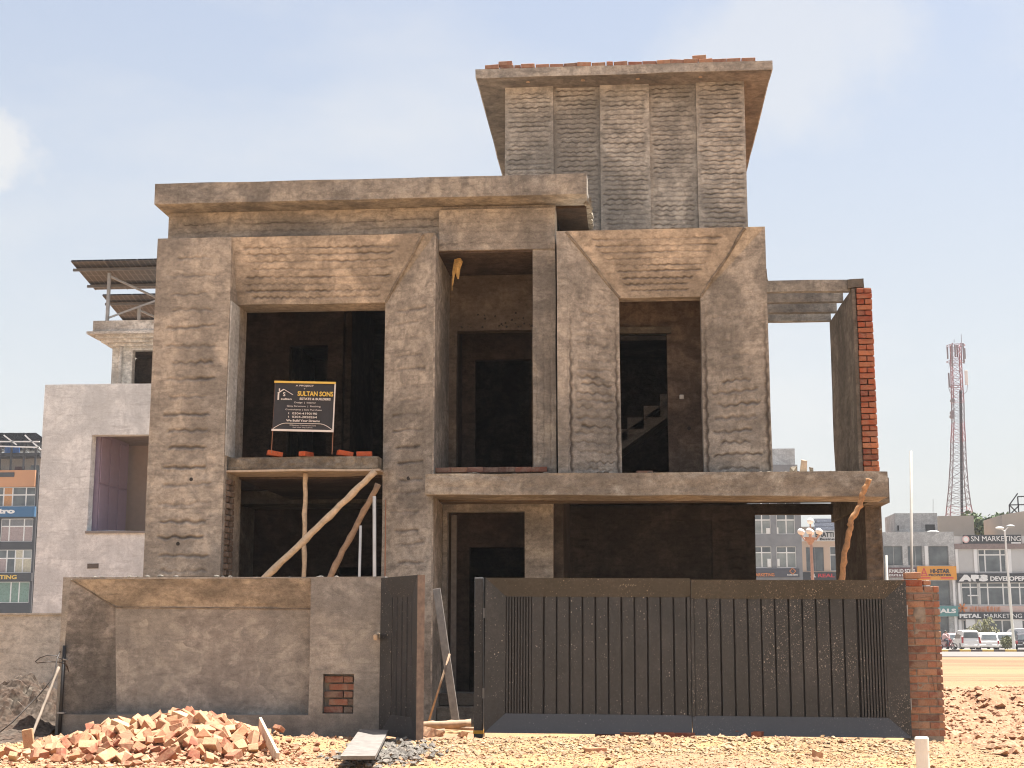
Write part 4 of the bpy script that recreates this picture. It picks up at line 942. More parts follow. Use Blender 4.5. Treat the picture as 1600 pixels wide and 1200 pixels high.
sm = MB().patch((3.3, GY-.004, .38), (3.62, GY-.004, .42), (3.56, GY-.004, .8), (3.3, GY-.004, .84), .02, lambda s_, t, wl, hl: .026*fbm(s_*6, t*6, 0, 47, 4)-.006-.05*np.clip(1-np.minimum(np.minimum(s_, wl-s_), np.minimum(t, hl-t))/.1, 0, 1))
sm.build('mortar_smear', MOR, GP)

# ------------------------------------------------------------------ rubble heap
def heap_h(x, y): return .29*np.exp(-(((x+4.85)/.62)**2 + ((y-15.7)/.62)**2)) + .13*np.exp(-(((x+4.3)/.35)**2+((y-15.3)/.5)**2)) + .13*np.exp(-(((x+5.6)/.4)**2+((y-15.6)/.5)**2))
hx, hy = np.meshgrid(np.arange(-6.9, -3.0, .05), np.arange(14., 17.2, .05))
hz = gz(hx, hy)+heap_h(hx, hy)-.05 + .03*fbm(hx*5, hy*5, 0, 2, 3); idx = np.arange(hx.size).reshape(hx.shape)
m = MB(); m.v.append(np.stack([hx, hy, hz], -1).reshape(-1, 3)); m.f = list(map(tuple, np.stack([idx[:-1, :-1], idx[:-1, 1:], idx[1:, 1:], idx[1:, :-1]], -1).reshape(-1, 4).tolist()))
tag(m.build('brick_dust', CLD), 'mound of brick dust and crumbs beneath the broken bricks', kind='stuff')
pb = pebbles(5200, lambda r, n: -5.0+.8*r.randn(n), lambda r, n: 15.2+.7*r.randn(n), (.012, .05), 9, 1.); V = pb.v[0]
ctr = V.reshape(-1, 8, 3).mean(1); V += np.repeat(np.stack([0*ctr[:, 0], 0*ctr[:, 0], heap_h(ctr[:, 0], ctr[:, 1])-.02], 1), 8, 0)
tag(pb.build('brick_crumbs', stonemat('crumb', [(.34, .17, .10), (.42, .26, .16), (.28, .12, .07), (.38, .26, .17)])), 'small crumbs of broken brick strewn over the heap', kind='stuff')
RM = []
for k in range(14):
    L_ = [.12, .14, .16, .10, .18, .13, .22][k % 7]; me = chip(100+k, L_, .11, .085 if k % 3 else .11); me.materials.append(RUB); me.name = 'broken_brick'; RM.append(me)
for k in range(4):
    me = brick_mesh('broken_brick', L=.15+.03*k, seed=70+k); me.materials.append(RUB); RM.append(me)
rs = random.Random(5); cnt = 0; placed = []; tries = 0
while cnt < 285 and tries < 20000:
    tries += 1
    x, y = rs.gauss(-4.9, .55), rs.gauss(15.35, .55)
    if not (14.1 < y < 16.75 and -6.35 < x < -3.85): continue
    hh = float(heap_h(x, y))
    if hh < .035 and rs.random() > .10: continue
    lim = .085 if hh > .08 else .14
    if any((x-a)**2+(y-b)**2 < lim*lim for a, b in placed): continue
    placed.append((x, y)); me = rs.choice(RM)
    o = put(me, (x, y, float(gz(x, y))+hh+.035+rs.random()*.04), (rs.uniform(-.9, .9), rs.uniform(-.9, .9), rs.uniform(0, 6.28)), None, 'broken_brick', tuple([rs.uniform(.8, 1.35)*(.75 if rs.random() < .3 else 1)]*3))
    zone = 'on the crest' if hh > .19 else ('on the left flank' if x < -5.3 else ('on the right flank' if x > -4.45 else ('on the front slope' if hh > .06 else 'at the front foot')))
    if hh <= .06 and x < -5.3: zone = 'at the left foot'
    if hh <= .06 and x > -4.45: zone = 'at the right foot'
    i_ = RM.index(me); kind_ = 'squared end of a broken brick' if i_ > 13 else ('long splinter of broken brick' if i_ in (4, 6, 11, 13) else ('small chip of broken brick' if i_ in (0, 3, 7, 10) else 'angular chunk of broken brick'))
    tag(o, kind_+' '+zone+' of the rubble heap', 'broken brick', 'broken bricks heaped before the boundary wall'); cnt += 1
def place(me, x, y, dz, rot, name, label, cat, group=None, sc=1): return tag(put(me, (x, y, float(gz(x, y))+dz), rot, None, name, (sc, sc, sc)), label, cat, group)
whole = brick_mesh('brick', seed=90); whole.materials.append(RUB)
place(whole, -4.75, 15.8, .38, (.25, .15, .3), 'broken_brick', 'pale yellowish brick lying on the very top of the heap', 'broken brick')
place(whole, -5.55, 15.75, .24, (.1, -.75, .4), 'broken_brick', 'long brick propped steeply on the upper left of the heap', 'broken brick')
place(whole, -6.0, 15.5, .14, (.2, -.5, .25), 'broken_brick', 'long pale brick sloping down the left flank of the heap', 'broken brick')
place(whole, -6.62, 15.9, .10, (R(90), R(80), .2), 'standing_brick', 'brick standing on end left of the heap beside the black pipe', 'brick')
place(whole, -6.62, 14.9, .04, (0, .05, .5), 'loose_brick', 'dusty brick lying flat at the far left of the heap', 'brick')
place(RM[15], -6.35, 14.75, .04, (0, .1, -.5), 'loose_brick', 'orange half brick lying just left of the heap', 'brick')
place(RM[16], -6.95, 15.6, .03, (0, .05, .1), 'loose_brick', 'half-buried brick left of the standing brick', 'brick')
RB = brick_mesh('brick', seed=91); RB.materials.append(BRK)
gq = 'bricks under the driveway gate'
place(RB, -.28, 17.55, .06, (0, 0, .1), 'loose_brick', 'red brick under the gate, leftmost of the bricks near its middle', 'brick', gq)
place(RB, .02, 17.5, .05, (0, 0, -.2), 'loose_brick', 'dark red brick under the gate, second from the left near its middle', 'brick', gq)
place(RB, .42, 17.42, .05, (0, 0, .15), 'loose_brick', 'orange brick under the gate just left of the leaf joint', 'brick', gq)
place(RB, .66, 17.45, .045, (0, 0, -.1), 'loose_brick', 'orange brick lying right below the joint of the two gate leaves', 'brick', gq)
place(RB, 1.50, 17.4, .06, (0, 0, 1.3), 'loose_brick', 'red brick set square under the right gate leaf', 'brick', gq)
place(RB, 1.36, 17.55, .07, (0, 0, .1), 'loose_brick', 'red brick partly hidden behind the square one under the right gate leaf', 'brick', gq)
place(whole, -.36, 15.9, .03, (0, 0, .35), 'loose_brick', 'pink and yellow brick lying alone on the gravel before the gate', 'brick')
place(RM[3], 1.95, 15.6, .02, (0, .2, .3), 'brick_fragment', 'small orange brick fragment on the gravel left of the white pipe', 'brick fragment')
place(RM[8], -2.05, 18.2, .04, (0, .2, .8), 'brick_fragment', 'pale brick fragment lying before the log in the gateway', 'brick fragment')
place(chip(77, .3, .2, .14), -2.45, 18.35, .05, (0, .2, .8), 'stone', 'brown stone lying beside the log in the gateway', 'stone').data.materials.append(CLD)
# boards on the ground
o = MB().bar((-4.02, 15.9, .30), (-3.50, 14.6, .03), .03, .13).build('pale_board', PLANKL, bevel=.004); tag(o, 'short pale board resting on the right flank of the brick heap', 'board')
o = MB().bar((-2.98, 17.15, .14), (-2.58, 14.0, .10), .33, .035).build('ramp_plank', PLANK, wob=.02); tag(o, 'wide grey plank lying towards the viewer in front of the wicket gate', 'plank')
# mortar heap by the cream wall
hx, hy = np.meshgrid(np.arange(-9.6, -7.02, .035), np.arange(16.3, 19.3, .035))
hz = gz(hx, hy) - .05 + .68*np.exp(-(((hx+7.65)/.62)**2+((hy-18.3)/.75)**2)) + .45*np.exp(-(((hx+8.7)/.7)**2+((hy-18.5)/.6)**2)) + .12*np.exp(-(((hx+8)/1.)**2+((hy-17.)/.4)**2))
amp = np.clip(hz*2.4, 0, 1); hz = hz + amp*(.15*fbm(hx*4.5, hy*4.5, 0, 71, 4) + .10*np.abs(vn(hx*9, hy*9, 0, 5)) - .05*np.abs(vn(hx*17, hy*17, 0, 9)))
idx = np.arange(hx.size).reshape(hx.shape); m = MB(); m.v.append(np.stack([hx, hy, hz], -1).reshape(-1, 3)); m.f = list(map(tuple, np.stack([idx[:-1, :-1], idx[:-1, 1:], idx[1:, 1:], idx[1:, :-1]], -1).reshape(-1, 4).tolist()))
tag(m.build('mortar_heap', stonemat('brown_mortar', [(.05, .037, .028), (.085, .065, .05), (.07, .047, .034), (.11, .09, .07)])), 'lumpy brown heap of mortar and soil against the cream wall', kind='stuff')  # dark brown tones varied over the whole heap
# PVC pipe in the foreground
pp = thing('pvc_pipe', 'stained white plastic pipe with a cap standing in the right foreground', 'pipe', (2.21, 11.4, -.1))
MB().tube([(2.215, 11.4, -.3), (2.21, 11.4, .42)], .050, 20).build('pipe', PVC, pp, smooth=False)
MB().tube([(2.21, 11.4, .40), (2.21, 11.4, .49), (2.21, 11.4, .502)], [.053, .053, .044], 20).build('cap', PVC, pp)
# cream wall next door
MB_ = MB().box(-14, -7.03, 21., 21.25, -.2, 1.54, .6).box(-14, -7.03, 20.97, 21.28, 1.541, 1.565, .4)
tag(MB_.build('cream_wall', PLC, wob=.012), 'cream plastered boundary wall at the left edge behind the mortar heap', 'wall')

# ------------------------------------------------------------------ white neighbour house
NB = thing('neighbour_house', 'whitewashed unfinished house behind the left pillar with an open upper window', 'house', (-13., 40, 0))
MB().wall(-16.75, -6.5, -.4, 8.36, 40, 40.35, [(-15.28, -13.2, 4.12, 6.87)], .8).build('wall', PLW, NB, wob=.02)
MB().box(-16.75, -16.45, 40.36, 52, -.4, 8.2, 2.).build('side_wall', PLW, NB)
MB().box(-16.75, -6.5, 46, 52, -.4, 7.4, 2.).build('rear_block', PLW, NB)
MB().box(-15.32, -13.1, 39.95, 40.36, 4.05, 4.115, .3).build('window_sill', simple('grey_sill', (.22, .21, .2)), NB)
LAV, BEI = simple('lavender_board', (.34, .28, .36), .5, var=.08), simple('beige_wall', (.50, .41, .35), .9, var=.06)
MB().box(-15.6, -10.5, 43.4, 43.6, 4.0, 7.2).build('room_wall', BEI, NB)
MB().box(-15.6, -10.5, 40.36, 43.6, 7.0, 7.1).build('room_ceiling', simple('room_ceiling', (.3, .27, .25), .9), NB)
MB().box(-15.6, -10.5, 40.36, 43.6, 4.0, 4.05).build('room_floor', BEI, NB)
MB().box(-13.9, -10.5, 43.2, 43.39, 6.75, 7.0).build('ceiling_moulding', simple('moulding', (.3, .27, .25), .9), NB)
cup = MB().box(-15.55, -15.2, 40.5, 42.9, 4.05, 6.99)
cb = cup.build('wardrobe', LAV, NB)
for k in range(3):
    for z_, z2 in ((4.1, 5.5), (5.56, 6.9)):
        o = MB().box(-15.198, -15.17, 40.55+k*.78, 41.28+k*.78, z_, z2).build('wardrobe_door', LAV, NB, bevel=.01)
for k, (X, Z) in enumerate(((-13.9, 6.96),)): MB().box(X-.15, X+.15, 41.4, 41.7, 6.95, 6.995).build('ceiling_lamp', WHT, NB)
m = MB().patch((-15.22, 39.985, 3.06), (-14.9, 39.985, 3.06), (-14.9, 39.985, 3.2), (-15.22, 39.985, 3.2), .03); m.build('patched_hole', simple('patched_hole', (.12, .11, .1), .95, sc=20), NB, wob=.03)
# rooftop room and its cornice
CR = plaster('cream_weathered', (.40, .36, .31), (.72, .67, .59), (.80, .76, .69), seed=16.3, streak=.3)
MB().wall(-15.9, -8, 7.4, 10.1, 43, 43.25, [(-15.25, -13.6, 8.3, 9.95)], .5).build('rooftop_wall', CR, NB)
MB().box(-15.9, -15.65, 43.26, 50, 7.4, 10.1, 1.).build('rooftop_wall', CR, NB)
MB().box(-15.64, -8, 44.4, 44.5, 7.4, 9.95, 1.).build('rooftop_dark_back', PLI, NB)  # added dark sheet, stands for the shade inside the rooftop room
MB().box(-15.6, -8, 43.26, 46.4, 9.96, 10.05).build('room_ceiling', PLI, NB)  # added to keep the rooftop room dark
MB().tube([(-15.62, 42.95, 8.2), (-15.62, 42.95, 10.05)], .06, 8).build('drain_pipe', CR, NB)
m = MB()
for a, b, o_ in ((10.06, 10.16, .12), (10.16, 10.26, .28), (10.26, 10.36, .42), (10.36, 10.44, .62), (10.44, 10.80, .48)):
    m.box(-15.9-o_, -8, 43-o_, 43.4, a+.001, b)
m.build('cornice', CR, NB)
DKR = simple('rail_grey', (.12, .12, .12), .6)
# solar arrays
def solar(name, label, X0, Yn, Zn, dx, dy, dz, n, posts, group=None):
    g = thing(name, label, 'solar panels', (X0, Yn, Zn-1))
    me = None; w = dx/n
    for k in range(n):
        if me is None:
            s_ = MB(); s_.quad((.03, .03, -.0), (w-.02, .03, 0), (w-.02, dy-.03, dz), (.03, dy-.03, dz))
            s_.hexa([(.02, .02, .001), (w-.012, .02, .001), (w-.012, dy-.02, dz+.001), (.02, dy-.02, dz+.001), (.02, .02, .04), (w-.012, .02, .04), (w-.012, dy-.02, dz+.04), (.02, dy-.02, dz+.04)])
            s_.bar((.02, 0, .02), (w-.012, 0, .02), .04, .05); s_.bar((.02, 0, .02), (.02, dy, dz+.02), .04, .05)
            o = s_.build('solar_panel', SOLB, g, local=True); me = o.data
        else: o = bpy.data.objects.new('solar_panel', me); C.objects.link(o); o.parent = g
        o.location = (k*w, 0, 1)
    for f_ in (.22, .8): MB().bar((X0-.1, Yn+dy*f_, Zn+dz*f_-.06), (X0+dx, Yn+dy*f_, Zn+dz*f_-.06), .06, .08).build('rail', DKR, g)
    for px in posts:
        m = MB(); m.bar((px, Yn+dy*.3, 10.75 if Zn > 10 else Zn-3), (px, Yn+dy*.3, Zn+dz*.3-.1), .09, .09); m.build('post', STEEL, g)
        m = MB(); m.bar((px, Yn+dy*.3, Zn+dz*.3-.2), (px+1.9, Yn+dy*.9, Zn-1.1), .06, .06); m.build('brace', STEEL, g)
    MB().bar((posts[0], Yn+dy*.3, 10.9 if Zn > 10 else Zn-2), (posts[0]+2.6, Yn+dy*.5, Zn-.6), .05, .05).build('brace', STEEL, g)
    return g
_x, _z = at(111, 409, 42.); _x2, _z2 = at(152, 453, 44.1)
solar('solar_array', 'upper solar panel array on a steel frame above the neighbouring roof, seen from below', _x, 42., _z, 8.4, 2.1, _z2-_z, 8, [at(167, 500, 42.6)[0], -11.5])
_x, _z = at(160, 462, 47.); _x2, _z2 = at(203, 509, 49.6)
solar('solar_array', 'lower solar panel array behind the first one on the neighbouring roof', _x, 47., _z, 8.4, 2.6, _z2-_z, 8, [at(217, 500, 47.8)[0], -11.0])

# ------------------------------------------------------------------ shop buildings
def window(par, Y, u0, v0, u1, v1, vm=(), hm=(), glass=GLS, fr=WHT, fw=.09, depth=.12):
    x0, z1 = at(u0, v0, Y); x1, z0 = at(u1, v1, Y); y0 = Y+depth
    xs_ = [x0]+[at(u, v0, Y)[0] for u in vm]+[x1]; zs_ = [z0]+sorted(at(u0, v, Y)[1] for v in hm)+[z1]
    m = MB(); h = fw/2
    for i, x in enumerate(xs_): m.box(max(x-h, x0), min(x+h, x1), y0-.03, y0+.05, z0, z1)
    for i in range(len(xs_)-1):
        for z in zs_: m.box(xs_[i]+h+.001, xs_[i+1]-h-.001, y0-.028, y0+.048, max(z-h, z0+.001), min(z+h, z1-.001))
    f = m.build('window', fr, par); LOC[f] = LOC[par]
    k = 0
    for i in range(len(xs_)-1):
        for j in range(len(zs_)-1):
            gm = glass[k % len(glass)] if isinstance(glass, (list, tuple)) else glass; k += 1
            o = MB().box(xs_[i]+h*.5, xs_[i+1]-h*.5, y0+.005, y0+.02, zs_[j]+h*.5, zs_[j+1]-h*.5).build('pane', gm, f)
            o.data.transform(Matrix.Translation(Vector(-(LOC[f]*0))))
    return f
def hole(Y, u0, v0, u1, v1):
    x0, z1 = at(u0, v0, Y); x1, z0 = at(u1, v1, Y); return (x0, x1, z0, z1)
def front(par, Y, u0, v0, u1, zbase, m, holes=(), name='front_wall', th=.3):
    x0, z1 = at(u0, v0, Y); x1, _ = at(u1, v0, Y)
    MB().wall(x0, x1, zbase, z1, Y, Y+th, holes, 50).build(name, m, par)
    MB().box(x0+.01, x1-.01, Y+th+.6, Y+th+8, zbase, z1-.4).build('interior_block', GDK, par)
    return x0, x1, z1
GDK = simple('dark_interior', (.04, .038, .036), .9)
def signb(name, label, Y, u0, v0, u1, v1, m, texts, zproud=.18, group=None, cat='sign'):
    x0, z1 = at(u0, v0, Y); x1, z0 = at(u1, v1, Y); g = thing(name, label, cat, ((x0+x1)/2, Y-zproud, z0), group=group)
    MB().box(x0, x1, Y-zproud, Y-.004, z0, z1).build('board', m, g)
    for t in texts:
        s_, ua, va, ub, vb, mm = t[:6]; b = t[6] if len(t) > 6 else .0
        xa, za = at(ua, va, Y-zproud); xb, zb_ = at(ub, vb, Y-zproud)
        text(g, s_, (xa+xb)/2, (za+zb_)/2, abs(za-zb_), mm, Y-zproud-.03, abs(xb-xa), b)
    return g
TW, TG, TO, TR, TB = flat('letters_white', (.78, .76, .72)), flat('letters_gold', (.7, .45, .08)), flat('letters_orange', (.65, .22, .06)), flat('letters_red', (.62, .05, .06)), flat('letters_black', (.03, .03, .03))
SDK, SOR, STL, SBL, SMR = flat('sign_dark', (.045, .045, .048)), flat('sign_orange', (.72, .30, .03)), flat('sign_teal', (.11, .26, .25)), flat('sign_blue', (.03, .12, .24)), flat('sign_maroon', (.13, .05, .05))
GCL = simple('grey_cladding', (.22, .22, .225), .8, var=.15, sc=1.2); PCH = simple('peach_paint', (.62, .46, .34), .85, var=.06, sc=.5)
CNC = plaster('far_concrete', (.38, .37, .355), (.55, .545, .52), (.66, .65, .62), seed=18, streak=.3); BGE = simple('beige_render', (.45, .38, .31), .9, var=.08, sc=.4)
WPL = simple('white_pilaster', (.74, .72, .69), .85, var=.06, sc=.5); BRB = simple('brown_band', (.24, .18, .16), .85); LGP = simple('light_panel', (.50, .485, .46), .9, var=.06, sc=.6)
zb0 = -.5
Y = 137.
A = thing('grey_shop_building', 'grey clad shop building with white window frames seen through the porch opening', 'building', (at(1215, 900, Y)[0], Y, zb0))
wins = [(1162, 795-20, 1204.5, 834.5, (1189,), (812.5,)), (1212, 775, 1242.5, 834.5, (1227,), (812.5,)), (1162, 854, 1206, 887, (1190,), (863.5,)), (1213, 854, 1244.5, 887, (1229,), (863.5,))]
front(A, Y, 1120, 737, 1249, zb0, GCL, [hole(Y, *w[:4]) for w in wins])
for w in wins: window(A, Y, *w[:4], w[4], w[5], [GLP, GLS], WHT, .11)
for u0, v0, u1, v1 in ((1197, 825, 1203.5, 834), (1213, 824, 1216.5, 834), (1199, 873, 1205, 886), (1214.5, 873, 1218.5, 885)):
    x0_, z1_ = at(u0, v0, Y); x1_, z0_ = at(u1, v1, Y); MB().box(x0_, x1_, Y+.02, Y+.08, z0_, z1_).build('white_notice', WHT, A)
x0_, z1_ = at(1205, 703, Y+5); x1_, z0_ = at(1241, 740, Y+5); MB().box(x0_, x1_, Y+4, Y+10, z0_-2, z1_).build('rooftop_room', CNC, A)
x0_, z1_ = at(1150, 727, Y); x1_, z0_ = at(1246, 738, Y); MB().box(x0_, x1_, Y-.1, Y+3, z0_, z1_).build('parapet', GCL, A)
signb('shop_sign', 'dark slate sign with orange MARKETING lettering on the grey building', Y, 1120, 889, 1249, 902, flat('sign_slate', (.07, .07, .085)), [('MARKETING', 1176, 895.5, 1210, 900.5, TO, .02), ('PARKVIEW', 1230, 897, 1247, 899.5, TW, .02)])
xq, zq = at(1238.5, 892.5, Y-.2); q = MB(); r_ = .28
for a, b in (((0, r_), (r_, 0)), ((r_, 0), (0, -r_)), ((0, -r_), (-r_, 0)), ((-r_, 0), (0, r_))): q.bar((xq+a[0], Y-.22, zq+a[1]), (xq+b[0], Y-.22, zq+b[1]), .03, .06)
lo_o = q.build('diamond_emblem', TO); lo_o.name = 'diamond_emblem'
sg = [o for o in C.objects if o.name.startswith('shop_sign')][0]; lo_o.parent = sg; lo_o.data.transform(Matrix.Translation(Vector(-LOC[sg])))
Y = 150.
Bd = thing('peach_shop_building', 'peach painted shop building with a wide dark window beside the grey building', 'building', (at(1290, 900, Y)[0], Y, zb0))
wins = [(1259, 855, 1288, 892.5, (1273,), ()), (1296.5, 854, 1330, 892, (1310, 1320), (867,))]
front(Bd, Y, 1250.5, 846, 1379, zb0, PCH, [hole(Y, *w[:4]) for w in wins])
for w in wins: window(Bd, Y, *w[:4], w[4], w[5], GLS, simple('dark_frame', (.2, .19, .19)) if w[0] == 1259 else WHT, .1)
x0_, z1_ = at(1248, 823, Y+4); x1_, z0_ = at(1280, 840, Y+4); MB().box(x0_, x1_, Y+4, Y+9, z0_-2, z1_).build('rooftop_room', BGE, Bd)
signb('roof_sign', 'white roof sign with dark BHATTI lettering on the peach building', Y, 1251, 829.5, 1345, 845.5, flat('sign_white', (.72, .70, .66)), [('BHATTI LINKS', 1274, 831.5, 1328, 839, TB, .03), ('Business', 1281, 840.5, 1310, 844, TB, .02)])
signb('fascia_sign', 'dark fascia sign with white and red REAL lettering on the peach building', Y, 1250.6, 894, 1345, 908, SDK, [('AL', 1266, 896.5, 1275, 902, TW, .03), ('REAL', 1278, 896.5, 1304, 902, TR, .03)])
rsol = thing('roof_solar_array', 'dark solar panels tilted on the roof of the peach building', 'solar panels', (at(1295, 830, Y+3)[0], Y+3, at(1295, 830, Y+3)[1]))
for i in range(3):
    for j in range(3):
        xa, za = at(1273+i*20, 829-j*6, Y+3+j); xb, zb_ = at(1292+i*20, 823.5-j*6, Y+4+j)
        MB().hexa([(xa, Y+3+j*.9, za), (xb, Y+3+j*.9, za), (xb, Y+3.85+j*.9, zb_), (xa, Y+3.85+j*.9, zb_), (xa, Y+3+j*.9, za+.06), (xb, Y+3+j*.9, za+.06), (xb, Y+3.85+j*.9, zb_+.06), (xa, Y+3.85+j*.9, zb_+.06)]).build('solar_panel', SOLF, rsol)
for X_ in (1276, 1330):
    xa, za = at(X_, 835, Y+5); MB().bar((xa, Y+5, za-1), (xa, Y+5, za+1.6), .1, .1).build('post', STEEL, rsol)
Y = 152.
Wb = thing('white_shop_building', 'pale concrete shop building with large dark windows right of the house', 'building', (at(1435, 900, Y)[0], Y, zb0))
wins = [(1381, 853, 1411, 883.5, (1396,), ()), (1418, 853, 1442, 883.5, (1430,), ()), (1450.5, 853, 1483, 883.5, (), ()), (1453, 907, 1485.6, 946, (), ()), (1464, 963, 1484.5, 1003, (), ()), (1384, 907, 1411, 946, (), ()), (1418, 907, 1446, 946, (), ())]
front(Wb, Y, 1379.5, 831.5, 1490, zb0, CNC, [hole(Y, *w[:4]) for w in wins])
for w in wins: window(Wb, Y, *w[:4], w[4], w[5], GLS, STEEL, .06, .25)
for u0, u1, v0, nm in ((1486.5, 1490, 884, 'pilaster'), (1444, 1449, 853, 'pilaster')):
    x0_, z1_ = at(u0, v0, Y); x1_, _ = at(u1, v0, Y); MB().box(x0_, x1_, Y-.15, Y-.002, zb0, z1_).build(nm, WPL, Wb)
for u0, u1, v0, yy in ((1398, 1466, 802, 4), (1466.5, 1523, 806, 6)):
    x0_, z1_ = at(u0, v0, Y+yy); x1_, z0_ = at(u1, 840, Y+yy); MB().box(x0_, x1_, Y+yy, Y+yy+6, z0_-2, z1_).build('rooftop_room', CNC if yy == 4 else BGE, Wb)
x0_, z1_ = at(1446, 819.5, Y+3.9); x1_, z0_ = at(1461, 829, Y+3.9); MB().box(x0_, x1_, Y+3.9, Y+3.99, z0_, z1_).build('rooftop_window', GDK, Wb)
x0_, z1_ = at(1402, 821, Y+3.9); x1_, z0_ = at(1405, 829, Y+3.9); MB().box(x0_, x1_, Y+3.9, Y+3.99, z0_, z1_).build('rooftop_window', GDK, Wb)
x0_, z0_ = at(1458, 803, Y+5); x1_, z1_ = at(1458, 780, Y+5); MB().tube([(x0_, Y+5, z0_), (x1_, Y+5, z1_)], .03, 5).build('aerial', STEEL, Wb)
x0_, z0_ = at(1458, 831, Y+1); MB().ball((x0_, Y+1, z0_), .32, 10, 6, (2., 1, .5)).build('water_bag', CNC, Wb)
signb('shop_sign', 'small maroon sign with white lettering left of the orange sign', Y, 1387, 887, 1431, 902, SMR, [('KHALID SONS', 1389, 889, 1430, 895, TW, .03), ('ESTATE & BUILDERS', 1389, 897, 1428, 900.5, TW, .02)], .2)
og = signb('shop_sign', 'bright orange sign reading HI-STAR PROPERTIES on the pale building', Y, 1432, 885, 1494, 906, SOR, [('HI-STAR', 1453.5, 889, 1484, 895.5, TB, .04), ('PROPERTIES', 1451, 897, 1486, 900.3, TB, .03)], .35)
xa, za = at(1444, 894, Y-.4); q = MB(); q.bar((xa-.28, Y-.38, za-.35), (xa, Y-.38, za+.4), .03, .09); q.bar((xa+.28, Y-.38, za-.35), (xa, Y-.38, za+.4), .03, .09); q.bar((xa-.18, Y-.38, za-.12), (xa+.18, Y-.38, za-.12), .03, .08); q.bar((xa-.32, Y-.38, za-.36), (xa+.32, Y-.38, za-.36), .03, .06)
q.build('tower_emblem', TR, og)
for ua, ub in ((1437, 1454), (1470, 1490)):
    xa, za = at(ua, 903, Y-.4); xb, zb_ = at(ub, 903, Y-.4); MB().box(xa, xb, Y-.385, Y-.352, za-.06, za+.06).build('printed_line', TR, og)
signb('shop_sign', 'teal curved sign reading EALS on the pale building', Y, 1452, 947, 1496, 963, STL, [('EALS', 1462, 951, 1494, 958, TW, .05)], .5)
Y = 152.3
Rb = thing('corner_shop_building', 'grey and white shop building with stacked signs at the right edge', 'building', (at(1550, 900, Y)[0], Y, zb0))
wins = [(1528, 858.5, 1573, 894, (1538.5, 1562.5), (867,)), (1502, 910.5, 1529.5, 945.5, (1516,), (917.7,)), (1530.5, 910.5, 1577.5, 945.5, (1543, 1567), (917.7,)), (1578.5, 910.5, 1640, 945.5, (1593, 1610), (917.7,)),
        (1505, 969, 1515, 1006, (), ()), (1540, 969, 1592, 1006, (1566,), ()), (1596, 969, 1640, 1006, (), ())]
front(Rb, Y, 1490.5, 838, 1680, zb0, LGP, [hole(Y, *w[:4]) for w in wins])
for w in wins: window(Rb, Y, *w[:4], w[4], w[5], GLS, WHT, .13)
for u0, u1, v0, v1 in ((1491.5, 1498, 858, 896), (1520.5, 1527.5, 858, 896), (1574, 1581, 858, 896), (1496, 1501.5, 910.5, 946), (1497, 1503.5, 968, 1004), (1529, 1535, 968, 1004)):
    x0_, z1_ = at(u0, v0, Y); x1_, z0_ = at(u1, v1, Y); MB().box(x0_, x1_, Y-.15, Y-.002, z0_, z1_).build('pilaster', WPL, Rb)
x0_, z1_ = at(1490.5, 850, Y); x1_, z0_ = at(1680, 857, Y); MB().box(x0_, x1_, Y-.25, Y-.002, z0_, z1_).build('brown_band', BRB, Rb)
x0_, z1_ = at(1565, 800, Y+4); x1_, z0_ = at(1680, 840, Y+4); MB().hexa([(x0_, Y+4, z0_-2), (x1_, Y+4, z0_-2), (x1_, Y+12, z0_-2), (x0_, Y+12, z0_-2), (x0_, Y+4, z1_-.3), (x1_, Y+4, z1_+.9), (x1_, Y+12, z1_+.9), (x0_, Y+12, z1_-.3)]).build('rooftop_room', BGE, Rb)
x0_, z0_ = at(1512, 931.5, Y); x1_, z1_ = at(1529, 929.5, Y); MB().box(x0_, x1_, Y-.02, Y+.08, z0_, z1_).build('window_rail', WHT, Rb)
for u in (1508, 1582):
    x0_, z1_ = at(u, 969, Y); MB().box(x0_, x0_+.9, Y-.3, Y-.01, 1.7, 2.6).build('air_conditioner', WHT, Rb)
sn = signb('roof_sign', 'black roof sign with white serif style lettering SN MARKETING at the right', Y, 1504, 836, 1595.5, 850, SDK, [('SN MARKETING', 1517, 838, 1595, 845.5, TW, .0)])
xa, za = at(1509, 842.7, Y-.2); MB().tube([(xa, Y-.24, za), (xa, Y-.19, za)], .36, 20).build('round_emblem', flat('emblem_pink', (.7, .45, .42)), sn)
MB().tube([(xa, Y-.26, za), (xa, Y-.245, za)], .24, 16).build('round_emblem_centre', TW, sn)
xa, za = at(1580, 848.5, Y-.2); xb, _ = at(1595, 848.5, Y-.2); MB().box(xa, xb, Y-.22, Y-.185, za-.08, za+.08).build('printed_line', TW, sn)
signb('shop_sign', 'dark sign reading APS DEVELOPERS in white across the middle storey', Y, 1494, 896, 1680, 910, SDK, [('APS', 1497, 898, 1544, 908.5, TW, .09), ('DEVELOPERS', 1547, 900.5, 1607, 907.5, TW, .03)], .3)
se = signb('shop_sign', 'pinkish strip sign with worn orange letters below the APS sign', Y, 1504, 947, 1680, 956.5, flat('sign_pinkish', (.55, .40, .34)), [], .15)
q = MB(); rs = random.Random(3)
for k in range(26):
    xa, za = at(1516+k*1.85, 951.5, Y-.17); q.bar((xa+rs.uniform(-.03, .03), Y-.17, za-.28), (xa+rs.uniform(-.06, .06), Y-.17, za+.28*rs.uniform(.4, 1)), .03, rs.uniform(.05, .1))
q.build('worn_letters', TO, se)
q = MB(); xa, za = at(1503.5, 950, Y-.17)
for k in range(6): q.bar((xa, Y-.2, za), (xa+.5*math.cos(k*1.047), Y-.2, za+.5*math.sin(k*1.047)), .03, .14)
q.build('star_emblem', TO, se)
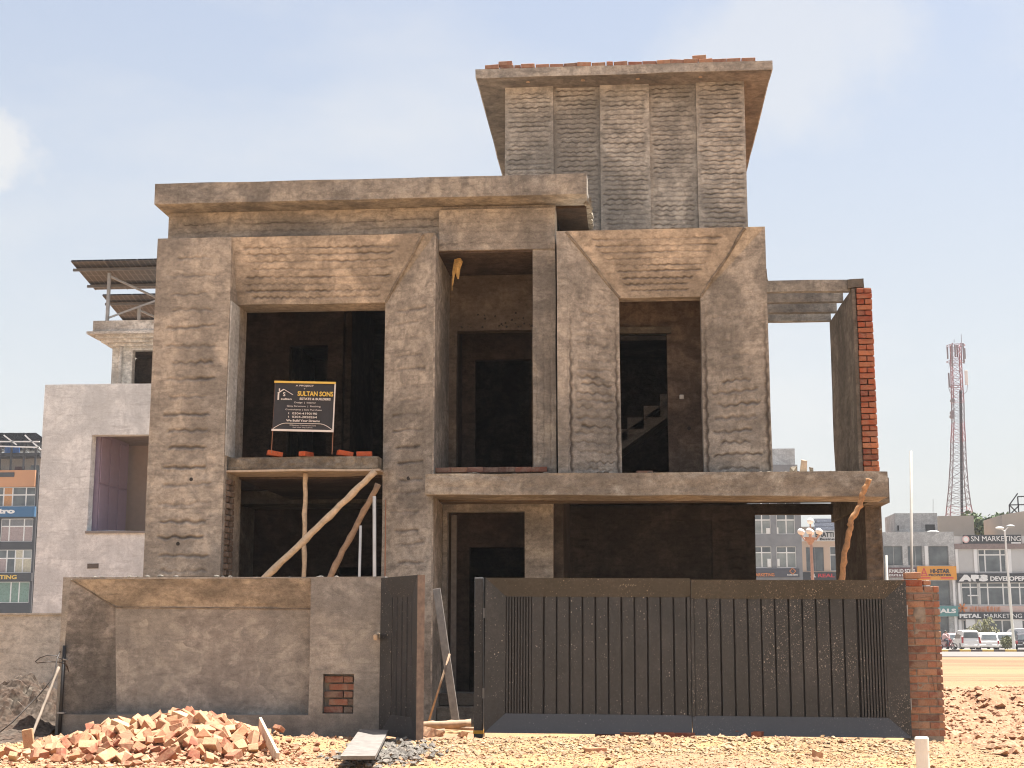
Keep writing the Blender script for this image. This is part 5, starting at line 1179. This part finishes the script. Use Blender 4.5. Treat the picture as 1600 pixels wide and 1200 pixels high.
signb('shop_sign', 'dark sign reading PETAL MARKETING above the ground floor shops', Y, 1496, 957, 1680, 967.5, SDK, [('PETAL', 1499, 959, 1533, 965.5, TW, .05), ('MARKETING', 1537, 959, 1597, 965.5, TW, .0)], .4)
# billboard frame on the corner roof
bf = thing('billboard_frame', 'empty steel billboard frame on the roof at the right edge', 'frame', (at(1590, 805, 157)[0], 157, at(1590, 805, 157)[1]))
pA = lambda u, v: (at(u, v, 157)[0], 157, at(u, v, 157)[1])
q = MB()
for a, b in (((1578, 806), (1577, 789)), ((1577, 789), (1630, 788)), ((1592, 804), (1590, 776)), ((1590, 776), (1630, 775)), ((1577, 789), (1590, 771)), ((1578, 804), (1592, 790)), ((1578, 790), (1592, 804)), ((1606, 804), (1605, 776))):
    q.bar(pA(*a), pA(*b), .12, .12)
q.build('frame_bars', DKSTEEL, bf)

# cell tower
YT = 200.
xt, zt = at(1500, 800, YT)
ct = thing('cell_tower', 'tall red and white lattice telephone mast with antennas behind the shops', 'mast', (xt+.6, YT, 0))
PK = simple('mast_pink', (.34, .17, .18), .7, var=.2, sc=.5); MG = simple('mast_grey', (.25, .22, .23), .7, var=.2)
lv = [(825, 1480, 1520), (790, 1482.5, 1513.5), (760, 1485, 1510), (720, 1487, 1507.5), (690, 1487.5, 1506.5), (660, 1489, 1505), (630, 1488.5, 1504.5), (600, 1487.5, 1502.5), (570, 1487, 1501), (537, 1486, 1500)]
LVL = [(at(a, v, YT)[0], at(b, v, YT)[0], at(b, v, YT)[1]) for v, a, b in lv]
for i in range(len(LVL)-1):
    (xa, xb, z_), (xc, xd, z2_) = LVL[i], LVL[i+1]; q = MB(); d1, d2 = (xb-xa)/2, (xd-xc)/2
    c1 = [(xa, YT-d1, z_), (xb, YT-d1, z_), (xb, YT+d1, z_), (xa, YT+d1, z_)]; c2 = [(xc, YT-d2, z2_), (xd, YT-d2, z2_), (xd, YT+d2, z2_), (xc, YT+d2, z2_)]
    nseg = 3
    L3 = lambda a, b, t: tuple(np.array(a)*(1-t)+np.array(b)*t)
    for k in range(4):
        q.bar(c1[k], c2[k], .12, .12)
        k2 = (k+1) % 4
        for j in range(nseg):
            t0, t1 = j/nseg, (j+1)/nseg
            q.bar(L3(c1[k], c2[k], t0), L3(c1[k2], c2[k2], t1), .04, .04); q.bar(L3(c1[k2], c2[k2], t0), L3(c1[k], c2[k], t1), .04, .04)
            q.bar(L3(c1[k], c2[k], t0), L3(c1[k2], c2[k2], t0), .045, .045)
    q.build('lattice_section', PK if i in (0, 4, 6, 8) or i > 6 else MG, ct)
q = MB(); a0, a1 = at(1503.5, 825, YT-.5), at(1501, 610, YT-.5); q.bar((a0[0], YT-.4, a0[1]), (a1[0], YT-.4, a1[1]), .3, .3); q.build('cable_ladder', DKSTEEL, ct)
for v in (565, 604, 540):
    q = MB()
    for k in range(12):
        r_ = 1.25 if v != 604 else .9; cx, cz = at(1493.5, v, YT)
        q.bar((cx+r_*math.cos(k*.5236), YT+r_*math.sin(k*.5236), cz), (cx+r_*math.cos(k*.5236+.5236), YT+r_*math.sin(k*.5236+.5236), cz), .07, .07)
    q.build('platform_ring', PK, ct)
def ant(u, v0, v1, dy, w=.22, mm=None):
    xa, za = at(u, v0, YT); _, zc_ = at(u, v1, YT); MB().box(xa-w/2, xa+w/2, YT+dy-.1, YT+dy+.1, zc_, za).build('antenna', mm or MG, ct, bevel=.03)
for u, a, b, dy in ((1478.5, 543, 562, -.6), (1484, 540, 575, -1.), (1489, 541, 560, -1.2), (1505.5, 545, 562, -.6), (1502, 538, 570, -1.), (1481.5, 583, 606, -.3), (1508.5, 579, 602, -.3), (1498, 536, 556, 1.1)): ant(u, a, b, dy, .2 if u != 1508.5 else .4, WPL if u == 1508.5 else None)
for u, v in ((1486.5, 627), (1486, 646), (1485.5, 652)):
    xa, za = at(u, v, YT); MB().tube([(xa, YT-.9, za), (xa, YT-.4, za)], [.3, .28], 12).build('dish', MG, ct)
q = MB()
for pts in ([(1481.5, 606), (1484, 614), (1491, 621)], [(1511, 600), (1510, 612), (1503, 618)], [(1482, 575), (1484, 560)], [(1490, 536), (1490, 531)], [(1501.5, 536), (1501, 523)]):
    for a, b in zip(pts, pts[1:]): q.bar((at(*a, YT)[0], YT-.3, at(*a, YT)[1]), (at(*b, YT)[0], YT-.3, at(*b, YT)[1]), .06, .06)
q.build('mounting_arms', MG, ct)

# left commercial block
Y = 157.
LBk = thing('commercial_block', 'five storey black and orange commercial block at the far left edge', 'building', (at(30, 900, Y)[0], Y, zb0))
BKC = simple('black_cladding', (.045, .045, .048), .7, var=.2, sc=.4); ORC = simple('orange_cladding', (.55, .27, .13), .8, var=.08, sc=.4)
CUR = [simple('curtain_pink', (.36, .28, .26), .9), simple('curtain_grey', (.2, .2, .2), .9)]; CRM = simple('curtain_cream', (.5, .45, .33), .9); ORG = simple('curtain_orange', (.5, .25, .1), .9); GRN = simple('glass_green', (.16, .25, .2), .3)
wins = [(-8, 761.5, 54, 791, (6, 20, 41), (773.5,)), (2, 810.5, 50, 846, (15, 38), (822.5,)), (-6, 859, 48, 895, (11, 24, 36), (872.5,)), (-6, 909, 44.5, 942, (17, 30), ())]
front(LBk, Y, -140, 737, 60, zb0, BKC, [hole(Y, *w[:4]) for w in wins])
gl_ = [[GLS, GLS, ORG, ORG, GLS, GLS], [CUR[0], CUR[1], CUR[0], CUR[1]], [CUR[0], GLS, GLS, GLS, CRM, CRM, CRM, GLP], [GRN, GRN, GRN]]
for w, gg in zip(wins, gl_): window(LBk, Y, *w[:4], w[4], w[5], gg, WHT, .13)
x0_, z1_ = at(-140, 736.5, Y); x1_, z0_ = at(55.5, 760.5, Y); MB().box(x0_, x1_, Y-.3, Y-.002, z0_, z1_).build('orange_band', ORC, LBk)
x0_, z1_ = at(-140, 709, Y+3); x1_, z0_ = at(62, 738, Y+3); MB().box(x0_, x1_, Y+3, Y+9, z0_-1, z1_).build('penthouse', simple('penthouse_wall', (.42, .38, .33), .9), LBk)
x0_, z1_ = at(-60, 708.5, Y+1); x1_, z0_ = at(62, 713, Y+1); MB().box(x0_, x1_, Y+1, Y+4, z0_, z1_).build('roof_beam', DKSTEEL, LBk)
x0_, z1_ = at(23, 729, Y+2.9); x1_, z0_ = at(38, 738, Y+2.9); MB().box(x0_, x1_, Y+2.9, Y+2.99, z0_, z1_).build('door', simple('brown_door', (.14, .06, .05), .8), LBk)
x0_, z1_ = at(48.5, 727, Y+2.9); x1_, z0_ = at(60, 738, Y+2.9); MB().box(x0_, x1_, Y+2.9, Y+2.99, z0_, z1_).build('rooftop_window', GLS, LBk)
for u in (2, 19, 39, 57):
    xa, za = at(u, 678, Y+.5); _, zc_ = at(u, 738, Y+.5); MB().box(xa-.09, xa+.09, Y+.5, Y+.7, zc_, za).build('roof_post', DKSTEEL, LBk)
signb('shop_sign', 'small dark sign on the orange band of the far left block', Y, -20, 739, 24, 745.5, SDK, [], .4)
signb('shop_sign', 'blue sign with white letters etro on the far left block', Y, -60, 792.5, 56, 807.5, SBL, [('Metro', -22, 795, 23, 802, TW, .05), ('Real Estate & Marketing', -30, 804, 22, 806, TW, .0), ('CONSTRUCTION', 29, 800.5, 52, 802, TW, 0), ('0300 4444444', 29, 804, 53, 806, TW, 0)] if False else [('Metro', -26, 794.5, 23, 802.5, TW, .06)], .45)
signb('shop_sign', 'black sign with gold letters ETING on the far left block', Y, -60, 895.5, 51, 908, SDK, [('MARKETING', -36, 898.5, 26, 905, TG, .03)], .45)
ss = thing('rooftop_solar_array', 'black solar panels on steel posts over the far left block', 'solar panels', (at(30, 690, Y)[0], Y, at(30, 690, Y)[1]))
for i in range(-3, 5):
    for j in range(3):
        u = i*17-5+j*9; xa, za = at(u, 679+j*8, Y+j*1.8); xb, _ = at(u+16, 679, Y+j*1.8)
        if xb > at(66, 679, Y)[0]: continue
        MB().hexa([(xa, Y+j*2-1, za), (xb, Y+j*2-1, za), (xb+.7, Y+j*2+.9, za-.75), (xa+.7, Y+j*2+.9, za-.75), (xa, Y+j*2-1, za+.06), (xb, Y+j*2-1, za+.06), (xb+.7, Y+j*2+.9, za-.69), (xa+.7, Y+j*2+.9, za-.69)]).build('solar_panel', SOLF, ss)
q = MB()
for a, b in (((6, 680), (26, 695)), ((39, 680), (64, 703)), ((-10, 690), (62, 690)), ((-10, 697), (62, 699))): q.bar((at(*a, Y-1)[0], Y-1, at(*a, Y-1)[1]), (at(*b, Y-1)[0], Y-1, at(*b, Y-1)[1]), .14, .14)
q.build('roof_truss', WPL, ss)
wt = thing('water_tank', 'blue plastic water tank under the solar panels of the far left block', 'water tank', (at(16, 708, Y+3)[0], Y+3.5, at(16, 708, Y+3)[1]))
xa, za = at(16, 708, Y+3); BLU = simple('tank_blue', (.03, .14, .45), .4)
MB().tube([(xa, Y+3.5, za), (xa, Y+3.5, za+.7)], .85, 16).build('tank_body', BLU, wt); MB().tube([(xa, Y+3.5, za+.7), (xa, Y+3.5, za+.86)], [.85, .5], 16).build('tank_lid', BLU, wt)

# ------------------------------------------------------------------ lamps, plants
def leaf_ball(m, c, r, n, sz, seed, sq=(1, 1, .8)):
    rs = np.random.RandomState(seed); d = rs.randn(n, 3); d /= np.linalg.norm(d, axis=1)[:, None]
    rr = (rs.rand(n)**.45)*r*(1+.35*fbm(d[:, 0]*2+seed, d[:, 1]*2, d[:, 2]*2, seed, 3)); p = d*rr[:, None]*np.array(sq)+np.array(c)
    a = rs.randn(n, 3); a /= np.linalg.norm(a, axis=1)[:, None]; b = np.cross(a, rs.randn(n, 3)); b /= np.linalg.norm(b, axis=1)[:, None]
    s_ = sz*(.6+.8*rs.rand(n))[:, None]
    V = np.stack([p-a*s_, p+b*s_*.55, p+a*s_, p-b*s_*.55], 1); m.v.append(V.reshape(-1, 3)); m.f.extend([(m.n+4*k, m.n+4*k+1, m.n+4*k+2, m.n+4*k+3) for k in range(n)]); m.n += 4*n
def leafmat(name, a, b):
    m = mat(name, rough=.7); g = G(m); g.col(g.ramp(g.noise(1.3, 5, .6), [(.35, a), (.65, b)])); return m
LF = leafmat('leaf_green', (.045, .075, .02), (.12, .16, .05)); LF2 = leafmat('leaf_dusty', (.10, .11, .04), (.22, .20, .09)); BRKM = simple('bark', (.16, .12, .09), .9)
def tree(label, u, v, Y, r, n, sz, lf, zt0, seed, sq=(1, 1, .8), group=None):
    x, z = at(u, v, Y); t = thing('tree', label, 'tree', (x, Y, zt0), group=group)
    MB().tube([(x, Y, zt0), (x+.1, Y, (z+zt0)/2), (x, Y, z)], [r*.09, r*.07, r*.03], 8).build('trunk', BRKM, t)
    m = MB(); rs = random.Random(seed)
    for k in range(7): leaf_ball(m, (x+rs.uniform(-.6, .6)*r*sq[0], Y+rs.uniform(-.5, .5)*r, z+rs.uniform(-.4, .5)*r*sq[2]), r*.55, n//7, sz, seed+k)
    m.build('crown', lf, t)
tree('broad green tree rising behind the roofs between the mast and the beige rooftop', 1545, 832, 175., 3.0, 3500, .28, LF, 0, 5, (1.25, 1, .8))
pb_ = thing('palm_bush', 'low spreading yellowish palm in front of the ground floor shops', 'palm', (at(1537, 1000, 148)[0], 148, -.26))
px_, pz_ = at(1537, 993, 148); q = MB(); rs = random.Random(2)
for k in range(22):
    a = rs.uniform(-.3, 3.45); rr_ = rs.uniform(1.1, 2.1); dy = rs.uniform(-.6, .6); P = []
    for j in range(7):
        t = j/6; P.append((px_+rr_*t*math.cos(a), 148+dy*t, pz_+rr_*(t*abs(math.sin(a))*1.15+.55*math.sin(t*2.2)-.75*t*t)))
    for j in range(6):
        q.bar(P[j], P[j+1], .05, .04)
        for s_ in (-1, 1):
            p = np.array(P[j+1]); l = .34*(1-j/9)
            q.add([p, p+np.array((.1, .05*s_, .04)), p+np.array((.10*math.cos(a), .25*s_, -l)), p+np.array((.02, .2*s_, -l*.8))], [(0, 1, 2, 3)])
q.build('fronds', LF2, pb_); MB().tube([(px_, 148, -.3), (px_, 148, pz_+.1)], [.22, .16], 8).build('trunk', BRKM, pb_)
sh = thing('shrub', 'small dusty shrub in front of the parked white car under the street lamp', 'shrub', (at(1574, 1010, 128)[0], 128, -.2))
q = MB(); leaf_ball(q, (at(1574, 1005, 128)[0], 128, .45), .62, 700, .09, 3, (1, 1, .9)); q.build('foliage', LF2, sh)
MB().tube([(at(1574, 1005, 128)[0], 128, -.2), (at(1574, 1005, 128)[0], 128, .4)], .03, 6).build('stem', BRKM, sh)
ys_ = 126.
sl = thing('street_lamp', 'tall pale street lamp with two arms at the right edge of the street', 'street lamp', (at(1584, 1010, ys_)[0], ys_, -.2))
b0 = at(1584.5, 1012, ys_); b1 = at(1570, 830, ys_)
MB().tube([(b0[0], ys_, -.3), (b1[0], ys_, b1[1])], [.13, .07], 8).build('pole', WPL, sl)
for u, v in ((1579, 822), (1562, 825)):
    e = at(u, v, ys_); MB().tube([(b1[0], ys_, b1[1]), ((b1[0]+e[0])/2, ys_, e[1]-.12), (e[0], ys_, e[1])], .045, 6).build('arm', WPL, sl)
    MB().ball((e[0], ys_, e[1]), .2, 8, 5, (1.9, 1, .6)).build('lamp_head', STEEL if u > 1570 else WPL, sl)
yo_ = 60.
ol = thing('ornate_lamp', 'ornamental lamp post with a ring of white globe lamps seen through the porch', 'street lamp', (at(1266, 985, yo_)[0], yo_, -.3))
c0 = at(1266, 905, yo_); c1 = at(1266, 838, yo_); c2 = at(1266, 818, yo_); LPK = simple('lamp_post_paint', (.42, .27, .21), .6)
MB().tube([(c0[0]+.12, yo_, -.35), (c1[0]+.02, yo_, c1[1]), (c2[0], yo_, c2[1])], [.09, .055, .03], 10).build('post', LPK, ol)
q = MB()
gl__ = simple('lamp_globe', (.8, .77, .7), .3, var=.03)
for k in range(6):
    a = k*1.047+.3; ex, ey = .42*math.cos(a), .42*math.sin(a)
    q.tube([(c1[0], yo_, c1[1]-.05), (c1[0]+ex*.6, yo_+ey*.6, c1[1]-.16), (c1[0]+ex, yo_+ey, c1[1]+.06)], .022, 6)
q.tube([(c1[0]-.02, yo_, c1[1]-.35), (c1[0], yo_, c1[1]-.05)], [.06, .26], 10); q.build('arms', LPK, ol)
for k in range(6):
    a = k*1.047+.3; MB().ball((c1[0]+.42*math.cos(a), yo_+.42*math.sin(a), c1[1]+.19), .13, 12, 8).build('globe', gl__, ol, smooth=True)
MB().ball((c2[0], yo_, c2[1]+.1), .13, 12, 8).build('globe', gl__, ol, smooth=True)

# ------------------------------------------------------------------ cars, motorcycle
def car(label, x, y, col, rz=0., h=1.5, w=1.62, l=3.7, suv=False, group='cars parked before the shops'):
    t = thing('parked_car', label, 'car', (x, y, -.25), (0, 0, rz), group)
    # rear faces -Y; stations along y: (y, half width low, z low, z belt, half width roof, z roof)
    hb = h*.56; st_ = []
    prof = [(-l/2, .80, .34, hb*.78, .80, hb*.80), (-l/2+.08, .95, .24, hb*.98, .93, hb), (-l/2+(.12 if suv else .32), 1., .2, hb, .80, h*.93), (-l/2+.55, 1., .2, hb, .79, h*.995), (0, 1., .2, hb, .78, h), (l*.14, 1., .2, hb, .77, h*.97),
            (l*.31, 1., .2, hb*.99, .86, hb*1.02), (l*.43, .96, .22, hb*.9, .86, hb*.93), (l*.5, .8, .3, hb*.72, .75, hb*.75)]
    v = []
    for (yy, a, zl, zbelt, rw, zr) in prof:
        a *= w/2; rw *= w/2
        v += [(-a*.93, yy, zl), (-a, yy, zl+.12), (-a, yy, zbelt), (-rw, yy, zr), (0, yy, zr+.03), (rw, yy, zr), (a, yy, zbelt), (a, yy, zl+.12), (a*.93, yy, zl)]
    f = []
    for i in range(len(prof)-1):
        for k in range(8): f.append((i*9+k, (i+1)*9+k, (i+1)*9+k+1, i*9+k+1))
        f.append((i*9+8, (i+1)*9+8, (i+1)*9, i*9))
    f.append(tuple(range(9))); f.append(tuple(reversed(range((len(prof)-1)*9, len(prof)*9))))
    MB().add(v, f).build('body', col, t, local=True, bevel=.05, seg=2)
    ry = -l/2+(.10 if suv else .2); rz0, rz1 = hb+.06, h*.89
    q = MB(); yb = -l/2+.075; yt_ = -l/2+(.115 if suv else .30)
    q.quad((-w*.40, yb+.02, rz0), (w*.40, yb+.02, rz0), (w*.35, yt_, rz1), (-w*.35, yt_, rz1)); q.v[-1][:, 1] -= .03
    q.build('rear_window', GLS, t, local=True)
    for s_ in (-1, 1):
        q = MB(); q.quad((s_*w*.505, -l*.36, hb+.03), (s_*w*.505, l*.22, hb+.03), (s_*w*.41, l*.12, h*.9), (s_*w*.41, -l*.34, h*.9))
        q.build('side_window', GLS, t, local=True)
    for s_ in (-1, 1):
        MB().box(s_*w*.45-.08, s_*w*.45+.08, -l/2-.0, -l/2+.12, hb*.62, hb*(1.2 if suv else .95)).build('tail_lamp', simple('tail_red', (.35, .03, .03), .3), t, local=True, bevel=.02)
    MB().box(-.26, .26, -l/2-.03, -l/2+.02, .52, .64).build('number_plate', WPL, t, local=True)
    MB().box(-w*.46, w*.46, -l/2-.06, -l/2+.05, .28, .46).build('bumper', col, t, local=True, bevel=.03)
    for yy in (-l*.31, l*.31):
        for s_ in (-1, 1):
            o = MB().tube([(s_*(w/2-.17), yy, .3), (s_*(w/2+.005), yy, .3)], .3, 18).build('wheel', BLK, t, local=True)
            r2 = MB().tube([(s_*(w/2+.0), yy, .3), (s_*(w/2+.015), yy, .3)], .18, 12).build('rim', STEEL, o, local=True)
    return t
CW, CS, CD, CP = simple('car_white', (.74, .72, .68), .25, var=.04), simple('car_silver', (.40, .39, .38), .3, .4, var=.05), simple('car_dark', (.06, .055, .06), .3), simple('car_pinkish', (.42, .28, .27), .35)
cx_ = lambda u, y: at(u, 1005, y)[0]
car('white upright estate car with its rear window towards the viewer, parked left of the palm', cx_(1509.5, 134), 134, CW, .03, 1.72, 1.66, 3.6, True)
car('rounded white hatchback parked between the estate car and the shrub', cx_(1543, 134), 134.2, CW, -.12, 1.5, 1.7, 3.6)
car('white car partly hidden behind the shrub and the street lamp', cx_(1572, 135), 135.2, CW, -.25, 1.5, 1.72, 3.8)
car('dark car half cut by the right edge of the picture', cx_(1601, 136), 136, CD, -.2, 1.45, 1.7, 3.8)
car('silver car standing behind the gap of the two foremost white cars', cx_(1526, 140), 140.5, CS, .2, 1.5, 1.65, 3.7)
car('pinkish car behind the motorcyclist, left of the white estate car', cx_(1490, 140), 141, CP, .1, 1.45, 1.6, 3.5)
car('silver van like car at the back right beneath the dark sign', cx_(1590, 146), 146, CS, 1.5, 1.9, 1.7, 4.3, True)
# motorcycle and rider
xm = at(1479, 1005, 131)[0]; ym = 131.; zm = -.26
mo = thing('motorcycle', 'dark motorcycle carrying a rider, passing left of the white estate car', 'motorcycle', (xm, ym, zm))
for dx in (-.62, .62):
    q = MB(); P = [(dx+.27*math.cos(k*.3927), 0, .31+.27*math.sin(k*.3927)) for k in range(17)]; q.tube(P, .045, 6, False); w_ = q.build('wheel', BLK, mo, local=True)
    q = MB()
    for k in range(6): q.bar((dx, 0, .31), (dx+.26*math.cos(k*1.047), 0, .31+.26*math.sin(k*1.047)), .012, .012)
    q.build('spokes', STEEL, w_, local=True)
MB().tube([(.2, 0, .80), (.3, 0, .84), (.42, 0, .80)], [.1, .14, .08], 10).tube([(.42, 0, .8), (.2, 0, .35), (-.25, 0, .35), (-.62, 0, .31)], .04, 6).tube([(.45, 0, .82), (.62, 0, .31)], .03, 6).box(-.12, .22, -.1, .1, .3, .55).build('frame', simple('moto_red', (.2, .03, .03), .3), mo, local=True)
MB().box(-.62, .18, -.12, .12, .74, .83).build('seat', BLK, mo, local=True, bevel=.03)
MB().tube([(.38, -.3, 1.02), (.46, 0, .98), (.38, .3, 1.02)], .018, 6).build('handlebar', STEEL, mo, local=True)
MB().ball((.58, 0, .9), .09, 10, 6).build('headlamp', STEEL, mo, local=True)
ri = thing('person', 'rider in a pale pink shirt and dark trousers leaning forward on the motorcycle', 'person', (xm-.1, ym, zm))
def skin(name, verts, edges, radii, m, par, lv_=1):
    me = bpy.data.meshes.new(name); me.from_pydata(verts, edges, []); o = bpy.data.objects.new(name, me); C.objects.link(o); o.parent = par; me.materials.append(m)
    o.modifiers.new('skin', 'SKIN')
    if not me.skin_vertices: me.attributes.new if False else None
    return o, me
SK = simple('skin_tone', (.28, .16, .10), .6, var=.05); SHT = simple('shirt_pink', (.52, .33, .31), .9, var=.08); TRS = simple('trousers_dark', (.05, .045, .06), .9)
q = MB()   # one continuous lofted torso with arms
q.tube([(-.12, 0, .84), (-.14, 0, 1.0), (-.08, 0, 1.2), (.0, 0, 1.36), (.03, 0, 1.44)], [.15, .145, .17, .16, .07], 12)
for s_ in (-1, 1): q.tube([(-.0, s_*.17, 1.34), (.13, s_*.25, 1.12), (.34, s_*.27, 1.03)], [.065, .05, .038], 8)
bdy = q.build('shirt', SHT, ri, local=True, smooth=True)
q = MB()
for s_ in (-1, 1): q.tube([(-.14, s_*.08, .86), (.2, s_*.17, .86), (.3, s_*.17, .8), (.18, s_*.17, .5), (.1, s_*.16, .34)], [.11, .085, .075, .06, .045], 9); q.tube([(.08, s_*.16, .31), (.26, s_*.16, .29)], [.045, .035], 8)
q.build('trousers', TRS, ri, local=True, smooth=True)
q = MB(); q.tube([(.03, 0, 1.42), (.05, 0, 1.5)], [.05, .05], 8); q.ball((.07, 0, 1.58), .105, 12, 9, (.95, .8, 1.15)); q.ball((.17, 0, 1.565), .02, 6, 4)
for s_ in (-1, 1):
    q.ball((.05, s_*.088, 1.57), .022, 6, 4); q.ball((.38, s_*.27, 1.03), .04, 8, 5, (1.2, .8, .8))
    for k in range(4): q.tube([(.39, s_*(.245+k*.017), 1.05), (.425, s_*(.245+k*.017), 1.035), (.41, s_*(.245+k*.017), 1.005)], .009, 5)
    q.tube([(.36, s_*.24, 1.03), (.39, s_*.22, 1.01)], .010, 5)
q.build('head_and_hands', SK, ri, local=True, smooth=True)
q = MB(); q.ball((.05, 0, 1.62), .108, 12, 7, (1.0, .86, 1.0)); q.build('hair', BLK, ri, local=True, smooth=True)

# ------------------------------------------------------------------ air
hz_ = MB().box(-330, 330, -4, 330, -1.6, 60); HM = bpy.data.materials.new('haze'); HM.use_nodes = True; t_ = HM.node_tree
t_.nodes.remove(t_.nodes['Principled BSDF']); pv = t_.nodes.new('ShaderNodeVolumePrincipled'); pv.inputs['Density'].default_value = .00028; pv.inputs['Color'].default_value = (.92, .93, .95, 1)
t_.links.new(pv.outputs[0], t_.nodes['Material Output'].inputs['Volume'])
USE_HAZE = True
if USE_HAZE: tag(hz_.build('haze', HM), 'pale dusty haze over the whole place', kind='stuff')
